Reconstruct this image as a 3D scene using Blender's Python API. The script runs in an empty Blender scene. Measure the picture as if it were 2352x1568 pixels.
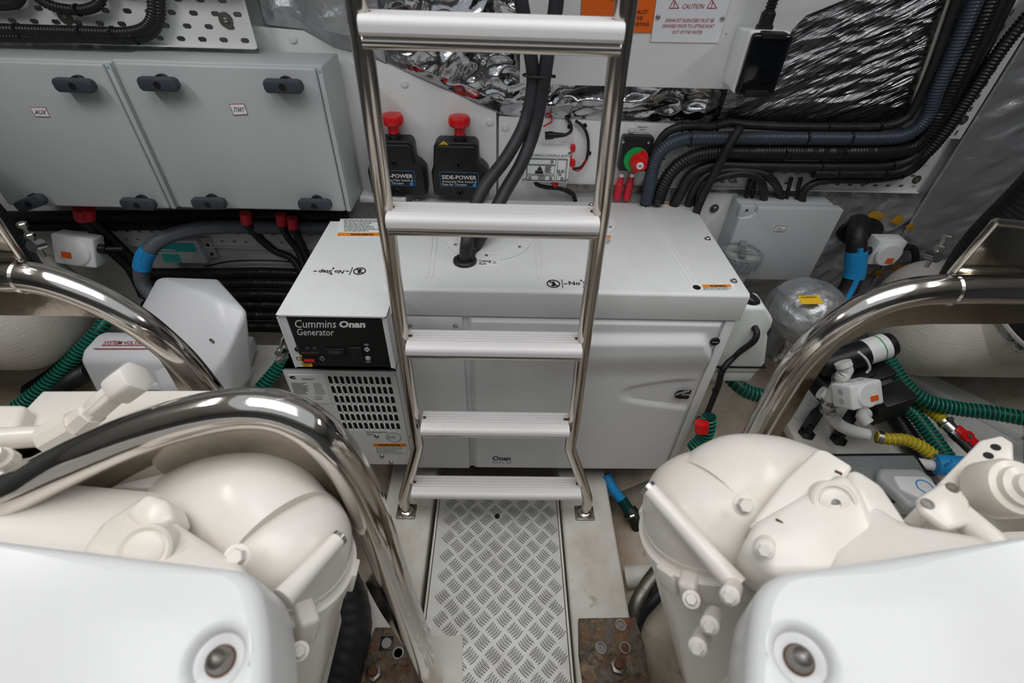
import bpy, bmesh, math, random
from mathutils import Vector, Matrix, noise

random.seed(7)
S = bpy.context.scene
COL = S.collection

# ------------------------------------------------------------------ camera
F_PX, CX, CY, CAM_H = 1109.0, 1176.0, 784.0, 1.5
_dn = Vector((1130 - CX, 2050 - CY, F_PX)).normalized()
_fw = Vector((1167 - CX, -187 - CY, F_PX)); _fw = (_fw - _dn * _fw.dot(_dn)).normalized()
_up = -_dn
_rt = _up.cross(_fw)
if _rt.x < 0: _rt = -_rt
CAM = Vector((0, 0, CAM_H))
cam_d = bpy.data.cameras.new('camera')
cam_d.sensor_width = 36.0
cam_d.lens = 36.0 * F_PX / 2352.0
cam_d.clip_start = 0.02
cam_d.dof.use_dof = True
cam_d.dof.focus_distance = 1.28
cam_d.dof.aperture_fstop = 3.2
cam_o = bpy.data.objects.new('camera', cam_d)
COL.objects.link(cam_o)
_ix = Vector((_rt.x, _fw.x, _up.x)); _iy = Vector((_rt.y, _fw.y, _up.y)); _iz = Vector((_rt.z, _fw.z, _up.z))
m3 = Matrix((_ix, -_iy, -_iz)).transposed()
cam_o.matrix_world = Matrix.Translation(CAM) @ m3.to_4x4()
S.camera = cam_o

# ------------------------------------------------------------------ light
S.view_settings.view_transform = 'Standard'
S.view_settings.look = 'None'
S.view_settings.gamma = 1.0
S.view_settings.use_curve_mapping = False
S.view_settings.exposure = 0.0
world = bpy.data.worlds.new('world'); S.world = world
world.use_nodes = True
world.node_tree.nodes['Background'].inputs[0].default_value = (0.86, 0.93, 1.0, 1)
world.node_tree.nodes['Background'].inputs[1].default_value = 0.6

def area(name, loc, target, sx, sy, power, col):
    l = bpy.data.lights.new(name, 'AREA'); l.shape = 'RECTANGLE'; l.size = sx; l.size_y = sy
    l.energy = power; l.color = col
    o = bpy.data.objects.new(name, l); COL.objects.link(o); o.location = loc
    o.rotation_euler = (Vector(target) - Vector(loc)).to_track_quat('-Z', 'Y').to_euler()
    return o
area('hatch_daylight', (0.0, -0.2, 4.6), (0.0, -0.2, 0), 3.2, 2.8, 90, (1.0, 0.97, 0.94))

# ------------------------------------------------------------------ pixel to place
def ray(px, py):
    c = Vector(((px - CX) / F_PX, (py - CY) / F_PX, 1.0))
    return Vector((_rt.dot(c), _fw.dot(c), _up.dot(c)))
def wy(px, py, Y): r = ray(px, py); return CAM + r * (Y / r.y)
def wz(px, py, Z): r = ray(px, py); return CAM + r * ((Z - CAM_H) / r.z)
def wx(px, py, X): r = ray(px, py); return CAM + r * (X / r.x)
def wd(px, py, D): return CAM + ray(px, py) * D
def PY(Y): return lambda px, py: wy(px, py, Y)
def PZ(Z): return lambda px, py: wz(px, py, Z)
def pix(p):
    q = p - CAM
    c = _rt * q.x + _fw * q.y + _up * q.z
    return (c.x / c.z * F_PX + CX, c.y / c.z * F_PX + CY)
def V(*a): return Vector(a)

# ------------------------------------------------------------------ materials
def lin(h):
    if isinstance(h, str):
        h = [int(h[i:i + 2], 16) / 255 for i in (0, 2, 4)]
    return tuple(((c / 12.92) if c <= 0.04045 else ((c + 0.055) / 1.055) ** 2.4) for c in h) + (1,)
MT = {}
def mat(name, col, rough=0.5, metal=0.0, dirt=None, bump=None, spec=0.5, trans=0.0, alpha=1.0, coat=0.0, ior=1.45, emit=0.0, rvar=None, sss=0.0):
    m = bpy.data.materials.new(name); m.use_nodes = True
    nt = m.node_tree; b = nt.nodes['Principled BSDF']; L = nt.links
    b.inputs['Base Color'].default_value = lin(col)
    b.inputs['Roughness'].default_value = rough
    b.inputs['Metallic'].default_value = metal
    b.inputs['Specular IOR Level'].default_value = spec
    b.inputs['IOR'].default_value = ior
    b.inputs['Transmission Weight'].default_value = trans
    b.inputs['Alpha'].default_value = alpha
    b.inputs['Coat Weight'].default_value = coat
    if sss: b.inputs['Subsurface Weight'].default_value = sss; b.inputs['Subsurface Radius'].default_value = (.02, .02, .02)
    if emit:
        b.inputs['Emission Color'].default_value = lin(col); b.inputs['Emission Strength'].default_value = emit
    tc = nt.nodes.new('ShaderNodeTexCoord')
    if dirt:   # (colour, scale, low, high [, strength])
        cur = None
        lst = dirt if isinstance(dirt, list) else [dirt]
        for dc in lst:
            n = nt.nodes.new('ShaderNodeTexNoise'); n.inputs['Scale'].default_value = dc[1]; n.inputs['Detail'].default_value = 6; n.inputs['Roughness'].default_value = .65
            L.new(tc.outputs['Object'], n.inputs['Vector'])
            r = nt.nodes.new('ShaderNodeMapRange'); r.inputs[1].default_value = dc[2]; r.inputs[2].default_value = dc[3]
            r.inputs[4].default_value = dc[4] if len(dc) > 4 else 1.0
            L.new(n.outputs['Fac'], r.inputs[0])
            mx = nt.nodes.new('ShaderNodeMix'); mx.data_type = 'RGBA'
            if cur is None: mx.inputs[6].default_value = lin(col)
            else: L.new(cur, mx.inputs[6])
            mx.inputs[7].default_value = lin(dc[0])
            L.new(r.outputs[0], mx.inputs[0]); cur = mx.outputs[2]
        L.new(cur, b.inputs['Base Color'])
    if rvar:   # (scale, lo, hi)
        n = nt.nodes.new('ShaderNodeTexNoise'); n.inputs['Scale'].default_value = rvar[0]; n.inputs['Detail'].default_value = 4
        L.new(tc.outputs['Object'], n.inputs['Vector'])
        r = nt.nodes.new('ShaderNodeMapRange'); r.inputs[3].default_value = rvar[1]; r.inputs[4].default_value = rvar[2]
        r.inputs[1].default_value = .3; r.inputs[2].default_value = .7
        L.new(n.outputs['Fac'], r.inputs[0]); L.new(r.outputs[0], b.inputs['Roughness'])
    if bump:   # (kind, scale, strength, distance)
        if bump[0] == 'noise':
            n = nt.nodes.new('ShaderNodeTexNoise'); n.inputs['Detail'].default_value = 5; n.inputs['Scale'].default_value = bump[1]; o = n.outputs['Fac']
        elif bump[0] == 'brush':
            n = nt.nodes.new('ShaderNodeTexNoise'); n.inputs['Detail'].default_value = 3; n.inputs['Scale'].default_value = bump[1]; o = n.outputs['Fac']
        else:
            n = nt.nodes.new('ShaderNodeTexVoronoi'); n.inputs['Scale'].default_value = bump[1]; o = n.outputs['Distance']
        src = tc.outputs['Object']
        if len(bump) > 4:
            mp = nt.nodes.new('ShaderNodeMapping'); mp.inputs['Scale'].default_value = bump[4]
            if len(bump) > 5: mp.vector_type = 'TEXTURE'; mp.inputs['Rotation'].default_value = (0, math.radians(bump[5]), 0)
            L.new(src, mp.inputs['Vector']); src = mp.outputs[0]
        L.new(src, n.inputs['Vector'])
        bp = nt.nodes.new('ShaderNodeBump'); bp.inputs['Strength'].default_value = bump[2]; bp.inputs['Distance'].default_value = bump[3]
        L.new(o, bp.inputs['Height']); L.new(bp.outputs[0], b.inputs['Normal'])
    MT[name] = m
    return m

mat('wall_white', 'dfe0e0', .5, dirt=('c9c8c4', 6, .5, .8, .6))
mat('panel_white', 'e6e7e6', .42, dirt=('d2d2cf', 5, .52, .8, .5))
mat('gelcoat', 'dcd9d2', .4, dirt=[('b9ae9c', 5, .5, .75, .8), ('8a7a62', 22, .62, .75, .6)])
mat('bilge', 'cdc3b4', .55, dirt=[('9c8468', 4, .42, .7, .9), ('6b4f33', 14, .6, .75, .7)])
mat('dark_bilge', '2b2a29', .7, dirt=('45403a', 8, .45, .7, .8))
mat('gen_white', 'e3e5e6', .34, dirt=('d3d4d2', 9, .52, .8, .5))
mat('gen_white_tex', 'dfe1e2', .45, bump=('noise', 900, .12, .001))
mat('cab_grey', 'b9bfc0', .38, bump=('noise', 700, .1, .001), dirt=('adb3b3', 3, .4, .7, .5))
mat('box_grey', 'bcbfc2', .45, bump=('noise', 500, .08, .001))
mat('knob_dark', '3a4048', .5)
mat('black_plastic', '17181a', .42)
mat('black_matte', '0f0f10', .6)
mat('black_rubber', '1b1b1d', .5, dirt=('3a393a', 30, .5, .75, .6))
mat('hose_rubber', '26262a', .48, dirt=[('3c3c41', 14, .4, .7, .8), ('55555a', 160, .62, .75, .6)])
mat('black_conduit', '1a1b1e', .38)
mat('blue_conduit', '39424f', .34)
mat('grey_conduit', '5b5f68', .38)
mat('black_panel', '121314', .35, dirt=('2a2a2a', 200, .68, .74, .5))
mat('white_ink', 'f2f2f2', .5)
mat('grey_ink', '8d9092', .5)
mat('black_ink', '161616', .5)
mat('red_ink', 'a8323c', .5)
mat('orange', 'e8641c', .5)
mat('warn_orange', 'e88a25', .5)
mat('yellow_label', 'f0c020', .5)
mat('label_white', 'eceeee', .45)
mat('sign_white', 'e9eaee', .4)
mat('sign_orange', 'ee6a1a', .45)
mat('red_plastic', 'd8171c', .3)
mat('red_boot', 'd12a38', .45)
mat('green_plastic', '10a24c', .4)
mat('teal', '2aa7a0', .45)
mat('tape_blue', '1f93d8', .45)
mat('ink_blue', '3f8fd0', .5)
mat('chrome', 'cfcac4', .09, 1.0, rvar=(18, .05, .15), bump=('noise', 9, .04, .02))
mat('chrome_web', 'c2bbb0', .1, 1.0, dirt=[('8c8273', 9, .5, .8, .6)], rvar=(14, .05, .16), bump=('noise', 11, .06, .02))
mat('ladder_steel', 'c4bdb5', .16, 1.0, rvar=(12, .1, .24))
mat('steel', 'c2c2c0', .25, 1.0)
mat('steel_dull', '8e8b86', .45, 1.0, dirt=('5a4a3c', 60, .5, .7, .8))
mat('alu_plate', 'd4d4d2', .42, .35, rvar=(10, .36, .52), bump=('noise', 500, .04, .001), dirt=('a9a59b', 7, .5, .75, .7))
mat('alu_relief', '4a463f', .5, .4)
mat('tread_white', 'eceaea', .4, dirt=[('cdb79c', 40, .66, .78, .5)])
mat('rust', '665141', .8, .2, dirt=[('a08c66', 26, .5, .64, .9), ('352a24', 34, .5, .62, 1), ('7d776e', 18, .48, .68, .9), ('8a5230', 12, .58, .7, .8)], bump=('noise', 90, .7, .004))
mat('rust_spot', '6e4a33', .9, dirt=('4d3322', 60, .4, .7))
mat('engine_cream', 'ebe6df', .25, dirt=[('e2d8c8', 4, .48, .75, .7), ('c9a678', 30, .71, .78, .6)])
mat('engine_white', 'e6e7e8', .24, dirt=('e6e4e0', 5, .5, .8, .6))
mat('fiberglass', 'dcd7cf', .5, bump=('noise', 40, .35, .004, (1, 1, 6)), dirt=('c6bfb4', 9, .45, .75, .7))
mat('moulded_white', 'e4e6ea', .28)
mat('tank_plastic', 'e2e8e6', .4, sss=.2)
mat('green_hose', '0d3f38', .3)
mat('green_rib', '1c8a6e', .3)
mat('yellow_hose', 'b3a22a', .32)
mat('yellow_rib', 'd9c33c', .32)
mat('pvc_white', 'e6e6e4', .35)
mat('foil', 'b4b4b7', .14, 1.0, bump=('noise', 9, .5, .02), rvar=(20, .06, .24))
mat('foil_stretch', '8e8f93', .16, 1.0, bump=('noise', 12, .5, .014, (.9, .9, .09), -30), rvar=(20, .08, .26))
mat('foil_cloth', 'bfc1c4', .42, .75, bump=('noise', 24, .5, .015), dirt=('8f9093', 4, .45, .75, .6))
mat('foam_edge', 'cfcabd', .7)
mat('smoke', '20242a', .08, trans=.75, alpha=1, ior=1.45)
mat('clear_plastic', 'dfe6ea', .1, trans=.85, ior=1.4)
mat('frosted', 'e8ebea', .35, trans=.5, ior=1.4)
mat('grey_paint', '85888c', .6)
mat('lamp', 'ffffff', .5, emit=14)

# ------------------------------------------------------------------ mesh tools
def catmull(pts, n):
    pts = [Vector(p) for p in pts]
    if len(pts) < 3:
        return [pts[0].lerp(pts[-1], i / n) for i in range(n + 1)]
    P = [pts[0] * 2 - pts[1]] + pts + [pts[-1] * 2 - pts[-2]]
    fine = []
    for i in range(1, len(P) - 2):
        for k in range(24):
            t = k / 24
            a, b, c, d = P[i - 1], P[i], P[i + 1], P[i + 2]
            fine.append(0.5 * ((2 * b) + (c - a) * t + (2 * a - 5 * b + 4 * c - d) * t * t + (3 * b - a - 3 * c + d) * t ** 3))
    fine.append(pts[-1].copy())
    return resample(fine, n)
def resample(fine, n):
    L = [0]
    for a, b in zip(fine, fine[1:]): L.append(L[-1] + (b - a).length)
    out = []; j = 0
    for i in range(n + 1):
        s = L[-1] * i / n
        while j < len(L) - 2 and L[j + 1] < s: j += 1
        t = (s - L[j]) / max(1e-9, L[j + 1] - L[j])
        out.append(fine[j].lerp(fine[j + 1], min(1, t)))
    return out
def path_len(p): return sum((b - a).length for a, b in zip(p, p[1:]))

class MB:
    def __init__(s): s.v = []; s.f = []; s.m = []
    def add(s, vs, fs, mi=0):
        o = len(s.v); s.v += [Vector(v) for v in vs]; s.f += [tuple(i + o for i in f) for f in fs]; s.m += [mi] * len(fs); return s
    def box(s, lo, hi, mi=0):
        x0, y0, z0 = lo; x1, y1, z1 = hi
        return s.add([(x0, y0, z0), (x1, y0, z0), (x1, y1, z0), (x0, y1, z0), (x0, y0, z1), (x1, y0, z1), (x1, y1, z1), (x0, y1, z1)],
                     [(3, 2, 1, 0), (4, 5, 6, 7), (0, 1, 5, 4), (1, 2, 6, 5), (2, 3, 7, 6), (3, 0, 4, 7)], mi)
    def obox(s, c, ax, ay, az, hx, hy, hz, mi=0):
        c = Vector(c); ax = Vector(ax).normalized(); ay = Vector(ay).normalized(); az = Vector(az).normalized()
        vs = [c + ax * (hx * i) + ay * (hy * j) + az * (hz * k) for k in (-1, 1) for j in (-1, 1) for i in (-1, 1)]
        return s.add(vs, [(0, 2, 3, 1), (4, 5, 7, 6), (0, 1, 5, 4), (1, 3, 7, 5), (3, 2, 6, 7), (2, 0, 4, 6)], mi)
    def hexa(s, vs, mi=0):   # bottom ring of four, top ring of four
        return s.add(vs, [(3, 2, 1, 0), (4, 5, 6, 7), (0, 1, 5, 4), (1, 2, 6, 5), (2, 3, 7, 6), (3, 0, 4, 7)], mi)
    def prism(s, pts, vec, mi=0):
        pts = [Vector(p) for p in pts]; vec = Vector(vec); n = len(pts)
        nn = Vector((0, 0, 0))
        for i in range(n): nn += pts[i].cross(pts[(i + 1) % n])
        if nn.dot(vec) > 0: pts.reverse()
        fs = [tuple(range(n)), tuple(range(2 * n - 1, n - 1, -1))]
        fs += [(i, i + n, (i + 1) % n + n, (i + 1) % n) for i in range(n)]
        fs = [tuple(reversed(f)) if k >= 2 else f for k, f in enumerate(fs)]
        fs = fs[:2] + [tuple(reversed(f)) for f in fs[2:]]
        return s.add(pts + [p + vec for p in pts], [fs[0], fs[1]] + [tuple(reversed(f)) for f in fs[2:]], mi)
    def loft(s, rings, cap=True, close=False, mi=0):
        n = len(rings[0]); o = len(s.v); fs = []
        R = len(rings)
        for a in range(R - 1 + (1 if close else 0)):
            b = (a + 1) % R
            for i in range(n):
                j = (i + 1) % n
                fs.append((a * n + i, a * n + j, b * n + j, b * n + i))
        if cap and not close:
            fs.append(tuple(range(n - 1, -1, -1))); fs.append(tuple(range((R - 1) * n, R * n)))
        return s.add([v for r in rings for v in r], fs, mi)
    def tube(s, pts, r, seg=12, n=None, corr=None, smooth=True, mi=0, cap=True, flat=None):
        """r number or list along the points; corr=(pitch, depth)"""
        pts = [Vector(p) for p in pts]
        if smooth and len(pts) > 2: L = path_len(catmull(pts, 60))
        else: L = path_len(pts)
        if corr:
            n = max(8, int(L / corr[0] * 4))
        elif n is None:
            n = max(6, int(L / (max(0.006, (r if not isinstance(r, list) else max(r)) * 0.55))))
        if smooth and len(pts) > 2: P = catmull(pts, n)
        elif corr: P = resample(pts, n)
        else: P = pts
        n = len(P) - 1
        rings = []; nrm = None
        for i, p in enumerate(P):
            t = (P[min(n, i + 1)] - P[max(0, i - 1)]).normalized()
            if nrm is None:
                nrm = t.orthogonal().normalized()
            else:
                nrm = (nrm - t * nrm.dot(t)).normalized()
            bn = t.cross(nrm)
            if isinstance(r, list):
                u = i / n * (len(r) - 1); k = min(len(r) - 2, int(u)); rr = r[k] + (r[k + 1] - r[k]) * (u - k)
            else: rr = r
            if corr: rr = rr - (corr[1] if i % 4 in (0, 1) else 0)
            rings.append([p + nrm * (rr * math.cos(a * 2 * math.pi / seg)) + bn * (rr * math.sin(a * 2 * math.pi / seg)) for a in range(seg)])
        return s.loft(rings, cap, mi=mi)
    def lathe(s, prof, o, d, seg=24, mi=0, cap=True):
        o = Vector(o); d = Vector(d).normalized(); a = d.orthogonal().normalized(); b = d.cross(a)
        rings = [[o + d * h + a * (max(r, 1e-5) * math.cos(k * 2 * math.pi / seg)) + b * (max(r, 1e-5) * math.sin(k * 2 * math.pi / seg)) for k in range(seg)] for r, h in prof]
        return s.loft(rings, cap, mi=mi)
    def grid(s, fn, nu, nv, mi=0):
        vs = [fn(i / nu, j / nv) for j in range(nv + 1) for i in range(nu + 1)]
        fs = [(j * (nu + 1) + i, j * (nu + 1) + i + 1, (j + 1) * (nu + 1) + i + 1, (j + 1) * (nu + 1) + i) for j in range(nv) for i in range(nu)]
        return s.add(vs, fs, mi)
    def build(s, name, m, parent=None, bevel=0, seg=2, angle=35, flat=False, solid=0, subsurf=0, merge=False):
        me = bpy.data.meshes.new(name)
        if parent is not None: org = parent['_o']; org = Vector(org)
        else:
            lo = Vector((min(v.x for v in s.v), min(v.y for v in s.v), min(v.z for v in s.v)))
            hi = Vector((max(v.x for v in s.v), max(v.y for v in s.v), max(v.z for v in s.v)))
            org = Vector(((lo.x + hi.x) / 2, (lo.y + hi.y) / 2, lo.z))
        bm = bmesh.new()
        vs = [bm.verts.new(v - org) for v in s.v]
        for f, mi in zip(s.f, s.m):
            try:
                fc = bm.faces.new([vs[i] for i in f]); fc.material_index = mi
            except ValueError: pass
        if merge: bmesh.ops.remove_doubles(bm, verts=bm.verts[:], dist=2e-5)
        bmesh.ops.recalc_face_normals(bm, faces=bm.faces[:])
        if bevel:
            es = [e for e in bm.edges if len(e.link_faces) == 2 and e.calc_face_angle(0) > math.radians(28)]
            bmesh.ops.bevel(bm, geom=es, offset=bevel, segments=seg, affect='EDGES', profile=.5, clamp_overlap=True)
        bm.to_mesh(me); bm.free()
        if not flat:
            me.polygons.foreach_set('use_smooth', [True] * len(me.polygons))
            me.set_sharp_from_angle(angle=math.radians(angle))
        for mm in (m if isinstance(m, (list, tuple)) else [m]): me.materials.append(MT[mm])
        o = bpy.data.objects.new(name, me); COL.objects.link(o)
        o['_o'] = tuple(org)
        if parent is not None: o.parent = parent
        else: o.location = org
        if solid:
            md = o.modifiers.new('solid', 'SOLIDIFY'); md.thickness = solid; md.offset = -1
        if subsurf:
            md = o.modifiers.new('sub', 'SUBSURF'); md.levels = subsurf; md.render_levels = subsurf
        return o

def thing(name, label, cat, loc, group=None):
    o = bpy.data.objects.new(name, None); COL.objects.link(o); o.empty_display_size = .05
    o.location = loc; o['_o'] = tuple(loc); o['label'] = label; o['category'] = cat
    if group: o['group'] = group
    return o
def tag(o, label, cat, group=None, kind=None):
    if label: o['label'] = label
    if cat: o['category'] = cat
    if group: o['group'] = group
    if kind: o['kind'] = kind
    return o
def struct(o, label=None):
    o['kind'] = 'structure'
    if label: o['label'] = label
    return o

def text(body, bl, br, tl, m, parent, name='lettering', bold=0.0, lift=None, extr=0.0003, align='FIT', shear=0):
    """lettering filling the parallelogram bl-br-tl"""
    cu = bpy.data.curves.new(name, 'FONT'); cu.body = body; cu.size = 1; cu.offset = bold; cu.resolution_u = 2
    if shear: cu.shear = shear
    cu.align_x = 'CENTER'
    to = bpy.data.objects.new(name, cu)
    COL.objects.link(to)
    bpy.context.view_layer.update()
    me = bpy.data.meshes.new_from_object(to.evaluated_get(bpy.context.evaluated_depsgraph_get()))
    bpy.data.objects.remove(to); bpy.data.curves.remove(cu)
    xs = [v.co.x for v in me.vertices]; ys = [v.co.y for v in me.vertices]
    x0, x1, y0, y1 = min(xs), max(xs), min(ys), max(ys)
    bl, br, tl = Vector(bl), Vector(br), Vector(tl)
    ex, ey = br - bl, tl - bl
    n = ex.cross(ey).normalized()
    if n.dot(CAM - bl) < 0: n = -n
    org = Vector(parent['_o'])
    for v in me.vertices:
        v.co = bl + ex * ((v.co.x - x0) / (x1 - x0)) + ey * ((v.co.y - y0) / (y1 - y0)) + n * 0.0008 - org
    me.materials.append(MT[m]); me.name = name
    o = bpy.data.objects.new(name, me); COL.objects.link(o); o.parent = parent; o['_o'] = tuple(org)
    return o
def ptext(body, pl, bl, br, tl, m, parent, **k):
    return text(body, pl(*bl), pl(*br), pl(*tl), m, parent, **k)

def decal(pts, m, parent, name='label', th=0.0012):
    """a thin sticker on the surface through the given corner points, raised towards the camera"""
    pts = [Vector(p) for p in pts]
    n = (pts[1] - pts[0]).cross(pts[2] - pts[0]).normalized()
    if n.dot(CAM - pts[0]) < 0: n = -n
    return MB().prism([p for p in pts], n * th).build(name, m, parent, flat=True)
def pdecal(pxs, pl, m, parent, name='label', th=0.0012):
    return decal([pl(*p) for p in pxs], m, parent, name, th)

def lines(pl, x0, y0, x1, y1, n, m, parent, skew=0, jitter=.35, name='fine_print', th=.4):
    """rows of print too small to read: thin bars in one part; x0.. in pixels on plane pl"""
    mb = MB(); rnd = random.Random(int(x0 * 7 + y0))
    for i in range(n):
        ya = y0 + (y1 - y0) * (i + .2) / n; yb = ya + (y1 - y0) / n * th
        x = x0 + skew * (ya - y0) ; xe = x0 + skew * (ya - y0) + (x1 - x0) * (1 - rnd.random() * jitter)
        while x < xe:
            w = (x1 - x0) * rnd.uniform(.05, .14)
            q = [pl(x, ya), pl(min(xe, x + w), ya), pl(min(xe, x + w), yb), pl(x, yb)]
            nn = (q[1] - q[0]).cross(q[2] - q[0]).normalized()
            if nn.dot(CAM - q[0]) < 0: nn = -nn
            mb.add([p + nn * .0018 for p in q], [(0, 1, 2, 3)])
            x += w + (x1 - x0) * .018
    return tag(mb.build(name, m, parent, flat=True), None, None, kind='stuff')

def screw(p, d, r, parent, m='steel', name='screw'):
    """pan head with a cross recess"""
    mb = MB().lathe([(r, 0), (r, r * .25), (r * .8, r * .55), (r * .35, r * .68), (r * .3, r * .45), (0, r * .45)], p, d, 14)
    return mb.build(name, m, parent)
def hexbolt(p, d, r, parent, m='steel', name='bolt', h=None, washer=True):
    mb = MB(); h = h or r * .8
    if washer: mb.lathe([(r * 1.45, 0), (r * 1.45, r * .2)], p, d, 20)
    mb.lathe([(r, 0), (r, h * .85), (r * .85, h)], Vector(p), d, 6)
    return mb.build(name, m, parent, angle=30)
def tie(p, t, r, w=.0022, up=None, parent=None, mb=None):
    """a cable tie round a pipe at p with direction t"""
    mb = mb or MB()
    t = Vector(t).normalized()
    mb.lathe([(r, -w), (r + .0015, -w), (r + .0015, w), (r, w)], p, t, 16, cap=False)
    u = Vector(up or (0, -1, .6)); u = (u - t * u.dot(t)).normalized(); b = t.cross(u)
    mb.obox(Vector(p) + u * (r + .003), t, b, u, w * 1.3, w * 1.2, .003)
    return mb
def pxr(px, p):    # pixel radius to metres at point p
    q = p - CAM; d = _rt.z * q.x + _fw.z * q.y + _up.z * q.z
    return px * d / F_PX

def perforated(org, ex, ey, nx, ny, cw, ch, hw, hh, stagger, th, holes=None):
    """plate with rounded slots, one ring of quads per hole; ex, ey unit axes"""
    mb = MB(); ex = Vector(ex); ey = Vector(ey); org = Vector(org)
    def P(x, y): return org + ex * x + ey * y
    for j in range(ny):
        off = (cw / 2 if (stagger and j % 2) else 0)
        cells = [(i * cw + off, (i + 1) * cw + off, True) for i in range(nx if not off else nx - 1)]
        if off: cells = [(0, off, False)] + cells + [((nx - 1) * cw + off, nx * cw, False)]
        y0, y1 = j * ch, (j + 1) * ch
        for (x0, x1, hole) in cells:
            if not hole:
                mb.add([P(x0, y0), P(x1, y0), P(x1, y1), P(x0, y1)], [(0, 1, 2, 3)]); continue
            cx, cy = (x0 + x1) / 2, (y0 + y1) / 2; a, b = hw / 2, hh / 2; c = min(a, b) * .68
            inner = [(cx - a, cy - b + c), (cx - a + c, cy - b), (cx + a - c, cy - b), (cx + a, cy - b + c), (cx + a, cy + b - c), (cx + a - c, cy + b), (cx - a + c, cy + b), (cx - a, cy + b - c)]
            outer = [(x0, y0), (x1, y0), (x1, y1), (x0, y1)]
            mb.add([P(*q) for q in outer + inner], [(0, 1, 6, 5), (1, 7, 6), (1, 2, 8, 7), (2, 9, 8), (2, 3, 10, 9), (3, 11, 10), (3, 0, 4, 11), (0, 5, 4)])
    return mb

# ================================================================== the room
WY = 1.50
def wall(name, lo, hi, m): return struct(MB().box(lo, hi).build(name, m, flat=True))
wall('wall_back', (-2.3, WY, -.5), (2.3, WY + .05, 2.0), 'wall_white')
wall('wall_left', (-2.35, -1.5, -.5), (-2.3, WY + .05, 2.0), 'grey_paint')
wall('wall_right', (2.3, -1.5, -.5), (2.35, WY + .05, 2.0), 'grey_paint')
wall('wall_front', (-2.35, -1.55, -.5), (2.35, -1.5, 2.0), 'grey_paint')
# hull bottom: a shallow V, lowest on the centre line
hb = MB()
prof = [(-2.3, .30), (-1.2, .16), (-.62, .02), (-.38, -.2), (0, -.26), (.38, -.2), (.62, .02), (1.2, .16), (2.3, .30)]
rows = [[V(x, y, z) for x, z in prof] for y in (-1.5, -.4, .4, 1.0, WY)]
for a, b in zip(rows, rows[1:]):
    hb.add(a + b, [(i, i + 1, i + 10, i + 9) for i in range(8)])
struct(hb.build('floor', 'bilge', flat=False, solid=.04))
# ceiling with the open hatch above the camera
cm = MB()
hx, hy0, hy1 = .95, -.8, 1.0
cm.box((-2.35, hy1, 1.98), (2.35, WY + .05, 2.02)); cm.box((-2.35, -1.55, 1.98), (2.35, hy0, 2.02))
cm.box((-2.35, hy0, 1.98), (-hx, hy1, 2.02)); cm.box((hx, hy0, 1.98), (2.35, hy1, 2.02))
struct(cm.build('ceiling', 'panel_white', flat=True))

# LED strip lamps on the ceiling
def led(x, y, l, power, label):
    t = thing('ceiling_lamp', label, 'lamp', (x, y, 1.955), 'strip lamps on the deckhead')
    MB().box((x - .04, y - l / 2, 1.965), (x + .04, y + l / 2, 1.98)).build('housing', 'label_white', t, bevel=.004)
    MB().box((x - .03, y - l / 2 + .02, 1.953), (x + .03, y + l / 2 - .02, 1.965)).build('diffuser', 'lamp', t)
    a = area('lamp_light', (x, y, 1.945), (x, y, 0), .06, l - .04, power, (1, .98, .95))
    return t
led(-1.25, .6, .6, 2.4, 'white strip lamp on the ceiling over the left engine')
led(1.25, .6, .6, 1.3, 'white strip lamp on the ceiling over the right engine')

# floor stringers (white gelcoat beams) and the plate between them
def stringer(name, x0, x1, label):
    mb = MB().prism([(x0, -1.4, -.25), (x0, -1.4, 0), (x1, -1.4, 0), (x1, -1.4, -.25)], (0, 2.75, 0))
    return struct(mb.build(name, 'gelcoat', bevel=.012, seg=3), label)
stringer('floor_stringer', .214, .385, 'white painted floor stringer right of the chequer plate')
stringer('floor_stringer', -.385, -.222, 'white painted floor stringer left of the chequer plate')

# ================================================================== chequer plate walkway
pl = thing('chequer_plate', 'bright aluminium chequer plate walkway at the foot of the ladder', 'floor plate', (0, .45, 0))
PX0, PX1, PYN, PYF = -.2, .198, -.25, .93
MB().box((PX0, PYN, -.008), (PX1, PYF, -.002)).build('plate', 'alu_plate', pl, bevel=.001, seg=1)
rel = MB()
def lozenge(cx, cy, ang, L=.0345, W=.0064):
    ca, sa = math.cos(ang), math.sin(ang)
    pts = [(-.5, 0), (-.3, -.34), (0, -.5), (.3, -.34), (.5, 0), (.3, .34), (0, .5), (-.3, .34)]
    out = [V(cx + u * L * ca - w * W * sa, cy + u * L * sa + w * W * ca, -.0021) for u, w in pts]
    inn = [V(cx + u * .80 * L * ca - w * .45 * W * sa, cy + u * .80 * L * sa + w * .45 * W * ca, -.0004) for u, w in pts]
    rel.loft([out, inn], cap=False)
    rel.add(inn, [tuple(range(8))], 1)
step = .0605
for j in range(-9, 33):
    for i in range(-5, 6):
        cx = i * step + (j % 2) * step / 2 - .008; cy = j * step / 2
        if not (PX0 + .014 < cx < PX1 - .014) or cy < PYN + .03 or cy > PYF - .03: continue
        if cx < -.108 and cy < .47: continue
        a = math.radians(45 if j % 2 == 0 else 135)
        d = (math.cos(a + math.pi / 2), math.sin(a + math.pi / 2))
        for k in range(-2, 3):
            lozenge(cx + d[0] * k * .0075, cy + d[1] * k * .0075, a)
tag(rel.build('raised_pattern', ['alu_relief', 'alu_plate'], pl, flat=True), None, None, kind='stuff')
MB().lathe([(.0085, -.0045), (.0085, .0006), (.003, .0008)], wz(1142, 1185, 0), (0, 0, 1), 24).build('finger_hole', 'black_matte', pl)
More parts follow.
